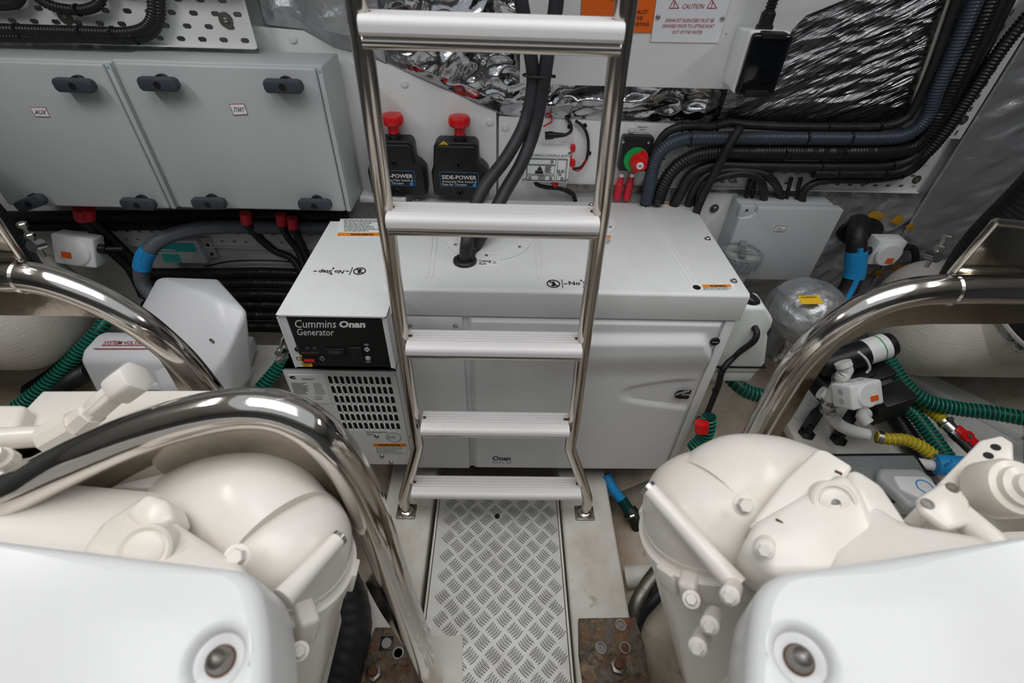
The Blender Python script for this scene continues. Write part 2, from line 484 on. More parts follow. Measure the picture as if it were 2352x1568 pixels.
# edging strips beside the plate
for x0, x1, nm in ((PX0 - .008, PX0 - .002, 'left'), (PX1 + .002, PX1 + .008, 'right')):
    MB().box((x0, PYN, -.02), (x1, PYF, .001)).build('edge_strip', 'gelcoat', pl, bevel=.001)
tag(MB().prism([wz(p[0], p[1], .0) for p in ((975, 1462), (1063, 1460), (1062, 1640), (960, 1640))], (0, 0, .004)).build('cover_sheet', 'gelcoat', bevel=.001),
    'small plain white sheet lying on the near left of the chequer plate', 'sheet')

# ================================================================== ladder
LY = .80
ld = thing('boarding_ladder', 'stainless steel ladder with five white ribbed treads before the generator', 'ladder', (0, LY + .02, 0))
RR = .0165; RY = .84
def rail(sx):
    T = {-1: [-.212, -.215, -.221, -.227, -.231, -.231, -.234, -.270, -.302, -.306, -.306], 1: [.168, .172, .184, .192, .201, .202, .206, .250, .286, .290, .290]}[sx]
    Zs = [1.95, 1.38, 1.08, .77, .50, .40, .355, .22, .105, .072, .012]
    P = [V(x, RY, z) for x, z in zip(T, Zs)]
    r = MB().tube(P, RR, 20, n=110).build('rail', 'ladder_steel', ld)
    f = V(T[-1], RY, 0)
    fl = MB().box((f.x - .032, f.y - .026, .0), (f.x + .032, f.y + .026, .006)).build('foot_flange', 'steel_dull', ld, bevel=.003)
    MB().lathe([(.024, .006), (.024, .018), (.018, .022)], V(f.x, f.y, 0), (0, 0, 1), 20).build('foot_collar', 'ladder_steel', ld)
    for ix in (-1, 1):
        for iy in (-1, 1):
            screw(V(f.x + ix * .024, f.y + iy * .018, .006), (0, 0, 1), .005, ld, 'steel_dull')
    return r
rail(-1); rail(1)
def tread(py, x0, x1, yf, depth=.075, th=.024, bar=True):
    zc = wy(1120, py, yf).z - th * .5
    # ribbed extrusion: rounded nose at the front, ribs on top
    prof = []
    y0, y1 = yf, yf + depth
    prof += [(y1, zc - th * .5), (y1, zc + th * .5)]
    nr = 5
    for k in range(nr):
        a = y1 - (depth - .024) * k / nr; b = y1 - (depth - .024) * (k + 1) / nr
        w = (a - b)
        prof += [(a - w * .12, zc + th * .5), (a - w * .2, zc + th * .5 - .003), (a - w * .45, zc + th * .5 - .003), (a - w * .55, zc + th * .5)]
    for k in range(7):
        an = math.radians(90 + k * 15)
        prof.append((y0 +   .012 + .012 * math.cos(an), zc + th * .5 - .012 + .012 * math.sin(an) + .001))
    prof += [(y0, zc - th * .3), (y0 + .004, zc - th * .5)]
    t = MB().prism([V(x0, y, z) for y, z in prof], V(x1 - x0, 0, 0)).build('tread', 'tread_white', ld, angle=30)
    if bar:
        zb = zc - th * .5 - .010
        MB().tube([V(x0 - .0, yf + .018, zb), V(x1 + .0, yf + .018, zb)], .0095, 14, smooth=False).build('cross_bar', 'ladder_steel', ld)
    for sx, x in ((-1, x0), (1, x1)):
        MB().obox(V(x - sx * .006, yf + depth * .66, zc + th * .5 + .0004), (1, 0, 0), (0, 1, 0), (0, 0, 1), .004 + .003 * (sx > 0), .004, .0008).build('rust_stain', 'rust_spot', t, bevel=.0006)
for y, xa, xb in ((46, -.208, .168), (506, -.213, .177), (804, -.214, .184), (991, -.209, .186)):
    tread(y, xa, xb, LY, .068)
tread(1139, -.266, .254, LY - .005, .07, bar=False)

# ================================================================== generator
GY, GT, GB, GL, GR, GK = .95, .832, .095, -.285, .598, 1.44
gen = thing('generator', 'white boxed marine diesel generator with black control panel behind the ladder', 'generator', ((GL + GR) / 2, 1.2, GB))
PF = PY(GY - .006)       # front skin of the doors
PTOP = PZ(GT)
MB().box((GL, GY + .008, GB), (GR - .006, GK, GT - .08)).build('body', 'gen_white', gen, bevel=.004)
lidz = .752
lid = MB().prism([V(GL, GY - .004, lidz), V(GL, GY - .004, GT - .006), V(GL, GY + .004, GT), V(GL, GK, GT), V(GL, GK, lidz)], V(GR + .004 - GL, 0, 0)).build('lid', 'gen_white', gen, bevel=.003)
MB().box((GL + .01, GY + .02, GB - .03), (GR - .02, GK, GB)).build('dark_under_gap', 'black_matte', gen)  # black slab stands in for the shaded gap under the generator
# right end post, front seam
MB().box((GR - .03, GY - .001, GB), (GR - .004, GY + .01, lidz - .004)).build('end_post', 'gen_white', gen, bevel=.003)
# the big door with its moulded swoosh
def ss(a, b, x):
    t = max(0, min(1, (x - a) / (b - a))); return t * t * (3 - 2 * t)
def segd(px, py, pts):
    best = 1e9
    for (ax, ay), (bx, by) in zip(pts, pts[1:]):
        dx, dy = bx - ax, by - ay; t = max(0, min(1, ((px - ax) * dx + (py - ay) * dy) / (dx * dx + dy * dy)))
        best = min(best, math.hypot(px - ax - t * dx, py - ay - t * dy))
    return best
def emboss(px, py):
    # raised shelf across the top of the door, closing in a hook at its right end
    xr = 1612 + max(0, (py - 775)) * .42
    low = 858 - ((px - 1640) / 330.0) * 6 if px > 1300 else 864
    a = ss(762, 785, py) * (1 - ss(xr - 6, xr + 16, px)) * (1 - ss(low - 58, low + 6, py)) * ss(1104, 1130, px)
    # leaf-shaped hollow round the emblem
    h = 0
    if 1400 < px < 1640:
        t = (px - 1412) / 200.0
        up = 905 - 40 * math.sqrt(max(0, min(1, t))) ; lo = 905 + 34 * math.sqrt(max(0, min(1, t)))
        if t > 0:
            h = ss(up - 3, up + 14, py) * (1 - ss(lo - 6, lo + 8, py)) * ss(0, .25, t) * (1 - ss(.68, 1.05, t))
    return .020 * a - .0095 * h
dx0, dx1, dz0, dz1 = wy(1101, 900, GY).x, GR - .034, GB + .004, lidz - .006
dx0 = -.082
def door_pt(u, w):
    x = dx0 + (dx1 - dx0) * u; z = dz0 + (dz1 - dz0) * w
    p = V(x, GY - .006, z); q = pix(p)
    e = min(u * (dx1 - dx0), (1 - u) * (dx1 - dx0), w * (dz1 - dz0), (1 - w) * (dz1 - dz0))
    back = .010 * (1 - ss(0, .010, e))
    return V(x, GY - .006 - emboss(*q) + back, z)
door = MB().grid(door_pt, 170, 150).build('door', 'gen_white', gen, angle=60)
MB().box((dx0, GY + .002, dz0), (dx1, GY + .006, dz1)).build('door_back', 'gen_white', gen)
lx0, lx1 = GL + .003, -.098
MB().box((lx0, GY - .006, GB + .004), (lx1, GY + .01, lidz - .05)).build('side_panel', 'gen_white', gen, bevel=.006, seg=3)
MB().box((lx0, GY - .003, lidz - .046), (lx1, GY + .01, lidz - .005)).build('strip', 'gen_white', gen, bevel=.002)
# latch
k = PF(1641, 782); la = MB().lathe([(.0125, .0), (.0125, .004), (.010, .006), (.0095, .004), (0, .004)], k + V(0, -.002, 0), (0, -1, 0), 24).build('latch', 'black_plastic', gen)
MB().box((k.x - .008, k.y - .0075, k.z - .0012), (k.x + .008, k.y - .005, k.z + .0012)).build('slot', 'grey_ink', la)
k = PF(1100, 776); MB().lathe([(.0125, .0), (.0125, .004), (.009, .006), (0, .005)], k, (0, -1, 0), 24).build('latch', 'black_plastic', gen)
for p in ((940, 749), (1046, 750)):
    hexbolt(PF(*p) + V(0, .003, 0), (0, -1, 0), .0045, gen)
# emblem and lettering on the front
def cshape(c, w, h, ex, ez, out):
    """a heavy C: slanted top cut, open to the right"""
    pts = [(.5, .5), (-.12, .5), (-.36, .34), (-.5, .0), (-.36, -.34), (-.12, -.5), (.5, -.5), (.5, -.14), (.05, -.14), (-.04, 0), (.05, .1), (.5, .1)]
    return MB().prism([c + ex * (w * a) + ez * (h * b) for a, b in pts], out)
emb = cshape(PF(1566, 905) + V(0, -.0005, 0), .047, .036, V(1, 0, 0), V(0, 0, 1), V(0, -.0012, 0)).build('emblem', 'black_ink', gen)
ptext('Cummins', PY(GY - .0078), (1546, 909), (1584, 899), (1543, 903), 'white_ink', gen, bold=.01)
ptext('Onan', PF, (1131, 1057), (1173, 1057), (1131, 1047), 'black_ink', gen, bold=.03)
ptext('Marine  QD', PF, (1131, 1064), (1176, 1064), (1131, 1059), 'grey_ink', gen)
# lid furniture
def topdisc(c, r, name):
    d = MB().lathe([(r, 0), (r, .004), (r * .93, .006), (r * .74, .006), (r * .73, .0045), (r * .71, .006), (r * .3, .010), (r * .12, .011), (0, .011)], c, (0, 0, 1), 48).build(name, 'gen_white', gen, angle=25)
    for a in range(6):
        an = a * math.pi / 3 + .5
        screw(c + V(math.cos(an) * r * .84, math.sin(an) * r * .84, .006), (0, 0, 1), .0045, d, 'steel')
    return d
c = PTOP(1122, 548); topdisc(c, .118, 'access_plate')
c = PTOP(1352, 512); topdisc(c, .08, 'access_plate')
for a, b in (((1000, 535), (986, 638)), ((1231, 528), (1243, 640)), ((1481, 474), (1591, 648))):
    A, B = PTOP(*a), PTOP(*b); ax = (B - A).normalized()
    for s in (-1, 1):
        MB().obox((A + B) / 2 + V(s * .006, 0, .0), ax, V(0, 0, 1).cross(ax), (0, 0, 1), (A - B).length / 2, .0028, .0022).build('rib', 'gen_white', gen, bevel=.001)
for p in ((1625, 549), (1685, 646), (1577, 468), (960, 460), (936, 537), (1358, 471)):
    hexbolt(PTOP(*p), (0, 0, 1), .0062, gen, 'steel', h=.006)
g = PTOP(1068, 601)
MB().lathe([(.030, 0), (.030, .007), (.026, .010), (.019, .010), (.017, .004), (.017, .001)], g, (0, 0, 1), 32).build('lifting_eye_grommet', 'black_rubber', gen)
pdecal([(1101, 597), (1146, 597), (1145, 612), (1100, 612)], PTOP, 'label_white', gen)
ptext('Lifting', PZ(GT + .001), (1102, 604), (1128, 604), (1102, 598), 'black_ink', gen, bold=.015)
ptext('Eye', PZ(GT + .001), (1101, 609), (1117, 609), (1101, 603.5), 'black_ink', gen, bold=.015)
MB().lathe([(.005, 0), (.005, .002), (.003, .002), (.003, .001)], PTOP(1136, 604), (0, 0, 1), 12).build('mark', 'grey_ink', gen)
ptext('Coolant', PZ(GT + .001), (1317, 544), (1345, 544), (1317, 538), 'black_ink', gen, bold=.015)
MB().lathe([(.005, 0), (.005, .002), (.004, .002), (.004, .001)], PTOP(1333, 547), (0, 0, 1), 12).build('mark', 'grey_ink', gen)
pdecal([(1349, 538), (1372, 538), (1372, 543), (1349, 543)], PTOP, 'warn_orange', gen)
pdecal([(1385, 541), (1402, 541), (1403, 546), (1385, 546)], PTOP, 'warn_orange', gen)
lines(PTOP, 1385, 548, 1404, 562, 4, 'grey_ink', gen)
# no-step markings
def nostep(P, cx, cy, s, flip):
    f = -1 if flip else 1
    a = P(cx, cy); ex = (P(cx + 20, cy) - a).normalized() * f; ey = V(0, f, 0)
    r = s
    ring = MB().lathe([(r, .0), (r, .0016), (r * .84, .0016), (r * .84, .0)], a, (0, 0, 1), 28, cap=False)
    ring.obox(a + V(0, 0, .0012), (ex - ey), (ex + ey), (0, 0, 1), r * .88, r * .08, .0006)
    ring.build('no_step_ring', 'black_ink', gen)
    MB().prism([a + ex * (r * u) + ey * (r * w) + V(0, 0, .0002) for u, w in ((-.25, -.6), (.2, -.6), (.32, -.1), (.2, .55), (-.05, .62), (-.25, .3), (-.1, -.1), (-.35, -.3))], V(0, 0, .0008)).build('foot_mark', 'black_ink', gen)
    return a, ex, ey
a, ex, ey = nostep(PTOP, 1271, 652, .0165, False)
text('No Step', a + ex * .038 - ey * .010, a + ex * .112 - ey * .010, a + ex * .038 + ey * .011, 'black_ink', gen, bold=.02)
MB().obox(a + ex * .022 + V(0, 0, .001), ey, ex, (0, 0, 1), .018, .0007, .0008).build('mark', 'black_ink', gen)
def arrow(c, d, L, parent):
    d = Vector(d).normalized(); s = V(0, 0, 1).cross(d)
    pts = [c + d * L, c + s * L * .45, c + s * L * .12, c + s * L * .12 - d * L * .7, c - s * L * .12 - d * L * .7, c - s * L * .12, c - s * L * .45]
    MB().prism([p + V(0, 0, .0003) for p in pts], (0, 0, .0008)).build('arrow', 'black_ink', parent)
arrow(a + ex * .031, -ex, .006, gen); arrow(a + ex * .070 + ey * .013, ey, .006, gen); arrow(a + ex * .073 - ey * .013, -ey, .006, gen)
pdecal([(1592, 653), (1685, 653), (1690, 668), (1582, 668)], PTOP, 'label_white', gen)
pdecal([(1612, 654), (1677, 654), (1680, 659.5), (1614, 659.5)], PZ(GT + .001), 'warn_orange', gen)
ptext('WARNING', PZ(GT + .0025), (1631, 658.7), (1668, 658.7), (1630, 654.8), 'black_ink', gen, bold=.02)
lines(PZ(GT + .001), 1615, 660, 1684, 667, 3, 'grey_ink', gen)
MB().lathe([(.010, 0), (.010, .002), (.005, .002)], PTOP(1600, 661), (0, 0, 1), 12).build('mark', 'black_ink', gen)
pdecal([(1486, 464), (1560, 463), (1562, 470), (1490, 471)], PTOP, 'label_white', gen)
pdecal([(1488, 466.5), (1536, 466.2), (1538, 469.5), (1489, 470)], PZ(GT + .001), 'warn_orange', gen)
lines(PZ(GT + .001), 1486, 463.5, 1536, 466, 1, 'grey_ink', gen)
MB().lathe([(.009, 0), (.009, .002), (.005, .002)], PTOP(1549, 466), (0, 0, 1), 10).build('mark', 'black_ink', gen)

# control box on the generator's left end, standing proud of the front
CYF = .852
PC = PY(CYF)
bz0 = PC(883, 843).z; bx0 = PC(641, 724).x; bx1 = PC(884, 724).x
print('control box', bx0, bx1, bz0)
hood = MB()
hood.box((bx0 - .004, CYF - .006, GT - .010), (bx1 + .004, 1.285, GT - .006))
hood.box((bx0 - .004, CYF - .006, bz0), (bx0, 1.285, GT - .007)); hood.box((bx1, CYF - .006, bz0), (bx1 + .004, 1.285, GT - .007))
hood.build('control_hood', 'gen_white', gen)
MB().box((bx0, CYF + .004, bz0), (bx1, 1.28, GT - .011)).build('control_box', 'gen_white', gen, bevel=.002)
cp = MB().box((bx0 + .016, CYF - .001, bz0 + .002), (bx1 - .008, CYF + .004, GT - .012)).build('control_panel', 'black_panel', gen)
MB().box((bx0, CYF - .003, bz0), (bx0 + .015, CYF + .004, GT - .011)).build('panel_flange', 'gen_white', gen)
MB().box((bx1 - .0075, CYF - .003, bz0), (bx1, CYF + .004, GT - .011)).build('panel_flange', 'gen_white', gen)
PCC = PY(CYF - .0012)
ptext('Cummins', PCC, (678, 752), (772, 752), (677, 734), 'white_ink', cp)
ptext('Onan', PCC, (779, 752), (839, 752), (779, 736), 'white_ink', cp, bold=.045)
ptext('Generator', PCC, (683, 769), (767, 770), (682, 754), 'white_ink', cp)
for p in ((684, 800), (708, 800), (724, 800)):
    MB().lathe([(.0068, 0), (.0068, .004), (.004, .007), (0, .007)], PCC(*p), (0, -1, 0), 14).build('breaker_button', 'black_plastic', cp)
    MB().lathe([(.0075, 0), (.0075, .0012), (.0068, .0012)], PCC(*p), (0, -1, 0), 14).build('button_ring', 'steel_dull', cp)
ptext('DC CIRCUIT BREAKERS', PCC, (694, 811), (732, 811), (694, 807), 'grey_ink', cp)
pdecal([(679, 815), (693, 815), (695, 840), (683, 840)], PCC, 'yellow_label', cp)
pdecal([(683, 831), (717, 831), (718, 841), (685, 841)], PCC, 'yellow_label', cp)
ptext('EMERGENCY', PY(CYF - .0026), (690, 836), (715, 836), (690, 833), 'black_ink', cp)
ptext('STOP', PY(CYF - .0026), (696, 840), (708, 840), (696, 837), 'black_ink', cp)
mbx = MB(); q = PCC(687, 822); mbx.lathe([(.006, .0013), (.006, .0026), (.0045, .0026), (.0045, .0013)], q, (0, -1, 0), 14, cap=False); mbx.build('mark', 'black_ink', cp)
q = PCC(713, 826); MB().box((q.x - .0155, q.y - .004, q.z - .0075), (q.x + .0155, q.y, q.z + .0075)).build('switch_frame', 'black_plastic', cp)
MB().hexa([V(q.x - .012, q.y - .004, q.z - .005), V(q.x + .012, q.y - .004, q.z - .005), V(q.x + .012, q.y, q.z - .005), V(q.x - .012, q.y, q.z - .005),
           V(q.x - .012, q.y - .008, q.z + .005), V(q.x + .012, q.y - .008, q.z + .005), V(q.x + .012, q.y, q.z + .005), V(q.x - .012, q.y, q.z + .005)]).build('rocker_switch', 'red_plastic', cp)
q = PCC(740, 823); mbx = MB().lathe([(.006, .0), (.006, .0012), (.0047, .0012), (.0047, 0)], q, (0, -1, 0), 18, cap=False); mbx.box((q.x - .0006, q.y - .0012, q.z + .001), (q.x + .0006, q.y, q.z + .0075)); mbx.build('power_mark', 'grey_ink', cp)
q = PCC(771, 809); MB().box((q.x - .023, q.y - .004, q.z - .014), (q.x + .023, q.y, q.z + .014)).build('hour_meter', 'black_plastic', cp, bevel=.002)
MB().box((q.x - .014, q.y - .0046, q.z + .000), (q.x + .014, q.y - .004, q.z + .008)).build('meter_window', 'knob_dark', cp)
q = PCC(821, 812); MB().box((q.x - .014, q.y - .006, q.z - .024), (q.x + .014, q.y, q.z + .024)).build('start_switch', 'black_plastic', cp, bevel=.003)
ptext('START', PCC, (836, 793), (847, 793), (836, 789), 'white_ink', cp); ptext('STOP', PCC, (840, 832), (851, 832), (840, 828.5), 'white_ink', cp)
q = PCC(843, 802); mbx = MB()
for s_, t_ in ((1, 1), (1, -1), (-1, 1), (-1, -1)):
    mbx.obox(q + V(s_ * .003, -.0006, t_ * .0035), (s_, 0, -t_), (0, 1, 0), (s_, 0, t_), .0045, .0005, .0006)
mbx.box((q.x - .0006, q.y - .001, q.z - .004), (q.x + .0006, q.y, q.z + .004)); mbx.build('start_mark', 'white_ink', cp)
q = PCC(845, 822); mbx = MB().lathe([(.0062, 0), (.0062, .001), (.005, .001), (.005, 0)], q, (0, -1, 0), 18, cap=False)
mbx.prism([q + V(-.0035, 0, .002), q + V(.0035, 0, .002), q + V(0, 0, -.004)], V(0, -.001, 0)); mbx.build('stop_mark', 'white_ink', cp)
# no-step and warning labels on top of the hood
HT = GT - .0058
a, ex, ey = nostep(PZ(HT), 826, 623, .0155, True)
text('No Step', a + ex * .038 - ey * .010, a + ex * .100 - ey * .010, a + ex * .038 + ey * .011, 'black_ink', gen, bold=.02)
MB().obox(a + ex * .021 + V(0, 0, .001), ey, ex, (0, 0, 1), .017, .0007, .0008).build('mark', 'black_ink', gen)
arrow(a + ex * .031, -ex, .006, gen); arrow(a + ex * .066 + ey * .012, ey, .006, gen); arrow(a + ex * .068 - ey * .012, -ey, .006, gen); arrow(a + ex * .108, ex, .006, gen)
pdecal([(782, 503), (880, 503), (880, 545), (772, 545)], PZ(HT), 'label_white', gen)
pdecal([(777, 535), (880, 535), (880, 542), (774, 542)], PZ(HT + .001), 'warn_orange', gen)
ptext('WARNING', PZ(HT + .0025), (858, 536.5), (806, 536.5), (859, 541), 'black_ink', gen, bold=.02)
lines(PZ(HT + .001), 790, 505, 872, 533, 8, 'grey_ink', gen)
# louvred side housing below the control box
NY = .90
PN = PY(NY)
nx0, nx1 = PN(652, 858).x, PN(908, 852).x; nz1 = PN(780, 851).z; nz0 = PN(940, 1066).z
print('louvre', nx0, nx1, nz0, nz1)
lv = MB().box((nx0 + .002, NY + .004, nz0), (nx1 - .002, GK - .05, nz1)).build('louvre_dark_core', 'black_matte', gen)  # solid black core: the dark interior behind the slots is put in by colour
# front skin with real slots: plain borders round a perforated field
fx0, fx1 = PN(751, 870).x, PN(899, 870).x; fz1, fz0 = PN(820, 862).z, PN(840, 988).z
# keep the lower-left corner plain as on the thing itself
pf = perforated((fx0, NY, fz0), (1, 0, 0), (0, 0, 1), 11, 6, (fx1 - fx0) / 11, (fz1 - fz0) / 6, (fx1 - fx0) / 11 * .66, (fz1 - fz0) / 6 * .80, False, .002)
pf.build('louvre_grille', 'gen_white', lv, solid=.0025)
bd = MB().box((nx0, NY - .0005, nz0), (fx0, NY + .003, nz1)); bd.box((fx1, NY - .0005, nz0), (nx1, NY + .003, nz1)); bd.box((fx0, NY - .0005, fz1), (fx1, NY + .003, nz1)); bd.box((fx0, NY - .0005, nz0), (fx1, NY + .003, fz0))
bd.box((nx0, NY, nz1 - .003), (nx1, GY + .1, nz1)); bd.box((nx0, NY, nz0), (nx0 + .003, GY + .3, nz1)); bd.box((nx1 - .003, NY, nz0), (nx1, GY + .05, nz1))
bd.build('louvre_skin', 'gen_white', lv)
PNN = PY(NY - .0008)
pdecal([(661, 860), (744, 860), (760, 925), (676, 925)], PNN, 'label_white', gen)
cshape(PNN(672, 866), .016, .011, V(1, 0, 0), V(0, 0, 1), V(0, -.0014, 0)).build('emblem', 'black_ink', gen)
ptext('MDKDR/R/V', PY(NY - .002), (692, 872), (722, 872), (692, 868), 'black_ink', gen)
lines(PNN, 669, 878, 708, 905, 9, 'black_ink', gen, skew=.3); lines(PNN, 718, 878, 742, 905, 9, 'grey_ink', gen, skew=.3); lines(PNN, 722, 908, 746, 918, 2, 'grey_ink', gen, skew=.3)
ptext('Fire Extinguisher', PNN, (841, 994), (890, 994), (841, 990), 'black_ink', gen, bold=.01); ptext('Port', PNN, (843, 999), (857, 999), (843, 995), 'black_ink', gen, bold=.01)
q = PNN(904, 1003); MB().lathe([(.0225, 0), (.0225, .0014), (.0212, .0014), (.0212, 0)], q, (0, -1, 0), 32, cap=False).build('port_ring', 'grey_ink', gen)
lines(PNN, 890, 999, 916, 1008, 2, 'grey_ink', gen)
pdecal([(855, 1019), (931, 1019), (934, 1041), (862, 1041)], PNN, 'label_white', gen)
pdecal([(856, 1018), (932, 1018), (933, 1024.5), (858, 1024.5)], PY(NY - .002), 'warn_orange', gen)
ptext('WARNING', PY(NY - .0034), (868, 1023.7), (918, 1023.7), (867, 1019), 'black_ink', gen, bold=.02)
lines(PY(NY - .002), 863, 1026, 932, 1040, 4, 'grey_ink', gen, skew=.2)
for p in ((865, 1001), (877, 1047), (898, 1061), (944, 1004)):
    hexbolt(PNN(*p), (0, -1, 0), .005, gen, 'steel')

# ================================================================== battery cabinets on the back wall
KY, KB = 1.30, 1.452
PK = PY(KY)
def cabinet(x0, x1, z0, z1, lab, label, knobs, wl):
    t = thing('battery_cabinet', label, 'cabinet', ((x0 + x1) / 2, (KY + KB) / 2, z0), 'grey cabinets on the back wall')
    MB().box((x0, KY + .012, z0), (x1, KB, z1)).build('body', 'cab_grey', t, bevel=.005, seg=3)
    d = MB().box((x0 + .012, KY, z0 + .003), (x1 - .016, KY + .014, z1 - .004)).build('door', 'cab_grey', t, bevel=.006, seg=3)
    sc = MB().box((x1 - .013, KY + .004, z0 + .002), (x1 - .001, KY + .014, z1 - .003)).build('edge_strip', 'cab_grey', t, bevel=.002)
    MB().lathe([(.0022, 0), (.0022, .001)], V(x1 - .007, KY + .004, z1 - .012), (0, -1, 0), 10).build('pin', 'teal', t)
    for (px, py, ang) in knobs:
        c = PK(px, py); a = math.radians(ang); ex = V(math.cos(a), 0, math.sin(a)); ez = V(-math.sin(a), 0, math.cos(a))
        prof = [(-.046, -.007), (-.041, -.015), (.038, -.015), (.046, -.004), (.044, .010), (.036, .015), (-.041, .015), (-.046, .007)]
        k = MB().prism([c + ex * u + ez * w + V(0, -.012, 0) for u, w in prof], V(0, -.022, 0)).build('knob', 'knob_dark', d, bevel=.004)
        MB().lathe([(.018, 0), (.018, .012)], c, (0, -1, 0), 20).build('knob_base', 'black_plastic', d)
        MB().lathe([(.0085, 0), (.0085, .0006)], c + V(0, -.034, 0), (0, -1, 0), 16).build('key_hole', 'black_matte', d)
    bx = wl
    pdecal(bx, PY(KY), 'red_ink', d, 'label')
    cxm = sum(p[0] for p in bx) / 4; cym = sum(p[1] for p in bx) / 4
    pdecal([(cxm + (p[0] - cxm) * .93, cym + (p[1] - cym) * .88) for p in bx], PY(KY - .0008), 'label_white', d, 'label')
    ptext(lab, PY(KY - .0020), (cxm - (bx[1][0] - bx[0][0]) * .33, cym + 5), (cxm + (bx[1][0] - bx[0][0]) * .37, cym + 5.4), (cxm - (bx[1][0] - bx[0][0]) * .36, cym - 5), 'black_ink', d)
    return t
z0, z1 = .846, 1.222
cabinet(-.940, -.440, z0, z1, 'START', 'grey steel battery cabinet labelled START with four wing knobs', [(378, 187, 0), (660, 192, 0), (490, 458, 0), (730, 461, 0)], [(527, 239), (561, 238), (570, 263), (537, 265)])
cabinet(-1.424, -.942, z0 - .004, z1 - .004, 'AUX', 'grey steel battery cabinet labelled AUX at the left edge', [(188, 190, -1), (86, 457, 18), (330, 460, -2)], [(69, 246), (105, 246), (116, 269), (82, 268)])

# ================================================================== back wall boards and foil
BY = 1.47
PB = PY(BY)
def poly(Y, pts): return [wy(p[0], p[1], Y) for p in pts]
b1 = struct(MB().prism(poly(BY, [(575, 60), (697, 69), (766, 108), (855, 132), (1000, 197), (1140, 259)]) + [V(-.022, BY, .70), V(-.62, BY, .70)], (0, .025, 0)).build('trim_1', 'panel_white', bevel=.003), 'white board with a slanted top edge behind the thruster switches')
b2 = struct(MB().prism([V(-.017, BY, .70), V(-.017, BY, wy(1145, 268, BY).z), V(.50, BY, wy(1520, 285, BY).z), V(.56, BY, .70)], (0, .025, 0)).build('trim_2', 'panel_white', bevel=.003), 'white board behind the winch control box')
for bd_, pts in ((b1, ((673, 90), (929, 192), (1125, 280))), (b2, ((1160, 292), (1451, 297)))):
    for p in pts:
        MB().lathe([(.0105, 0), (.0105, .002), (.008, .0045), (0, .005)], PB(*p), (0, -1, 0), 20).build('screw_cap', 'panel_white', bd_)

def zlow(X):   # lower edge of the foil lagging
    pts = [(-.75, 1.285), (-.523, 1.268), (-.454, 1.231), (-.356, 1.21), (-.021, 1.077), (.05, 1.066), (.457, 1.062), (1.17, 1.075), (1.3, 1.075)]
    for (a, za), (b, zb) in zip(pts, pts[1:]):
        if a <= X <= b: return za + (zb - za) * (X - a) / (b - a)
    return pts[-1][1]
def crinkle(p, s):   # ridged folds
    a = 1 - abs(noise.noise(p * s)) * 2; b = 1 - abs(noise.noise(p * s * 2.3 + V(5, 3, 1))) * 2
    return a * .65 + b * .35
def foil_fn(x0, x1, Y, amp, s, aniso, ztop):
    def fn(u, w):
        X = x0 + (x1 - x0) * u; zl = zlow(X); Z = zl + (ztop - zl) * w
        edge = min(1, w * 8) * min(1, u * 18) * min(1, (1 - u) * 18)
        q = V(X * aniso[0] + Z * aniso[2], 0, Z * aniso[1] - X * aniso[2])
        return V(X, Y - amp * crinkle(q, s) * edge - .012 * edge, Z)
    return fn
tag(MB().grid(foil_fn(-.34, .62, 1.475, .030, 6.5, (1, 1.3, .3), 1.44), 260, 120).build('foil_lagging', 'foil', angle=70, solid=.003),
    'crumpled silver foil lagging behind the ladder and the two hoses', 'insulation', 'foil lagging on the back wall')
tag(MB().grid(foil_fn(.62, 1.165, 1.475, .008, 6, (.7, 3.4, 1.5), 1.5), 180, 130).build('foil_lagging', 'foil_stretch', angle=70, solid=.003),
    'stretched silver foil lagging with streaked folds beside the smoked breaker box', 'insulation', 'foil lagging on the back wall')
def blanket(u, w):
    X = -.62 + .30 * u; zl = zlow(X) + .002; Z = zl + (1.45 - zl) * w
    e = min(1, w * 5) * min(1, u * 6) * min(1, (1 - u) * 5)
    return V(X, 1.468 - .035 * e * ss(.25, .6, u) - .012 * e * crinkle(V(X, 0, Z), 7 + 10 * (u < .35)), Z)
tag(MB().grid(blanket, 60, 50).build('foil_lagging', 'foil_cloth', angle=40, solid=.003), 'smooth grey foil lagging at the top beside the left cable tray', 'insulation', 'foil lagging on the back wall')
# cream bead framing the stretched foil on its right
tag(MB().tube([wy(2078, 292, 1.455), wy(2098, 240, 1.455), wy(2196, -40, 1.455)], .007, 8, smooth=False).build('edge_bead', 'foam_edge'), 'cream sealant bead down the right edge of the stretched foil', 'sealant')

# white equipment panel in front of the foil
PNY = 1.415
pan = struct(MB().prism(poly(PNY, [(1196, -60), (1194, 193), (1300, 196), (1690, 206), (1760, 190), (1800, 120), (1821, 67), (1853, 36), (1942, 0), (2090, -60)]), (0, .018, 0)).build('trim_3', 'panel_white', bevel=.003), 'white equipment panel carrying the two notices')
PP = PY(PNY - .001)
def sign(corners, m, rim=None, name='sign', label='', cat='sign'):
    p = [PP(*c) for c in corners]
    cx = sum((q for q in p), Vector()) / 4
    t = thing(name, label, cat, (cx.x, PNY - .001, min(q.z for q in p)))
    if rim: MB().prism([cx + (q - cx) * 1.006 for q in p], (0, -.0016, 0)).build('rim', rim, t, flat=True)
    MB().prism(p, (0, -.0022, 0)).build('plate', m, t, flat=True)
    return t
PS = PY(PNY - .0034)
so = sign([(1338, -40), (1512, -40), (1496, 75), (1332, 73)], 'sign_orange', 'black_ink', 'warning_notice', 'orange warning notice partly hidden behind the right ladder rail')
for body, y, xr in (('EXHAUST', 32, 1487), ('THE', 46, 1475), ('STARTING', 60, 1490)):
    n = {'EXHAUST': 40, 'THE': 16, 'STARTING': 44}[body]
    ptext(body, PS, (xr - n, y), (xr, y), (xr - n + 1.5, y - 9), 'black_ink', so)
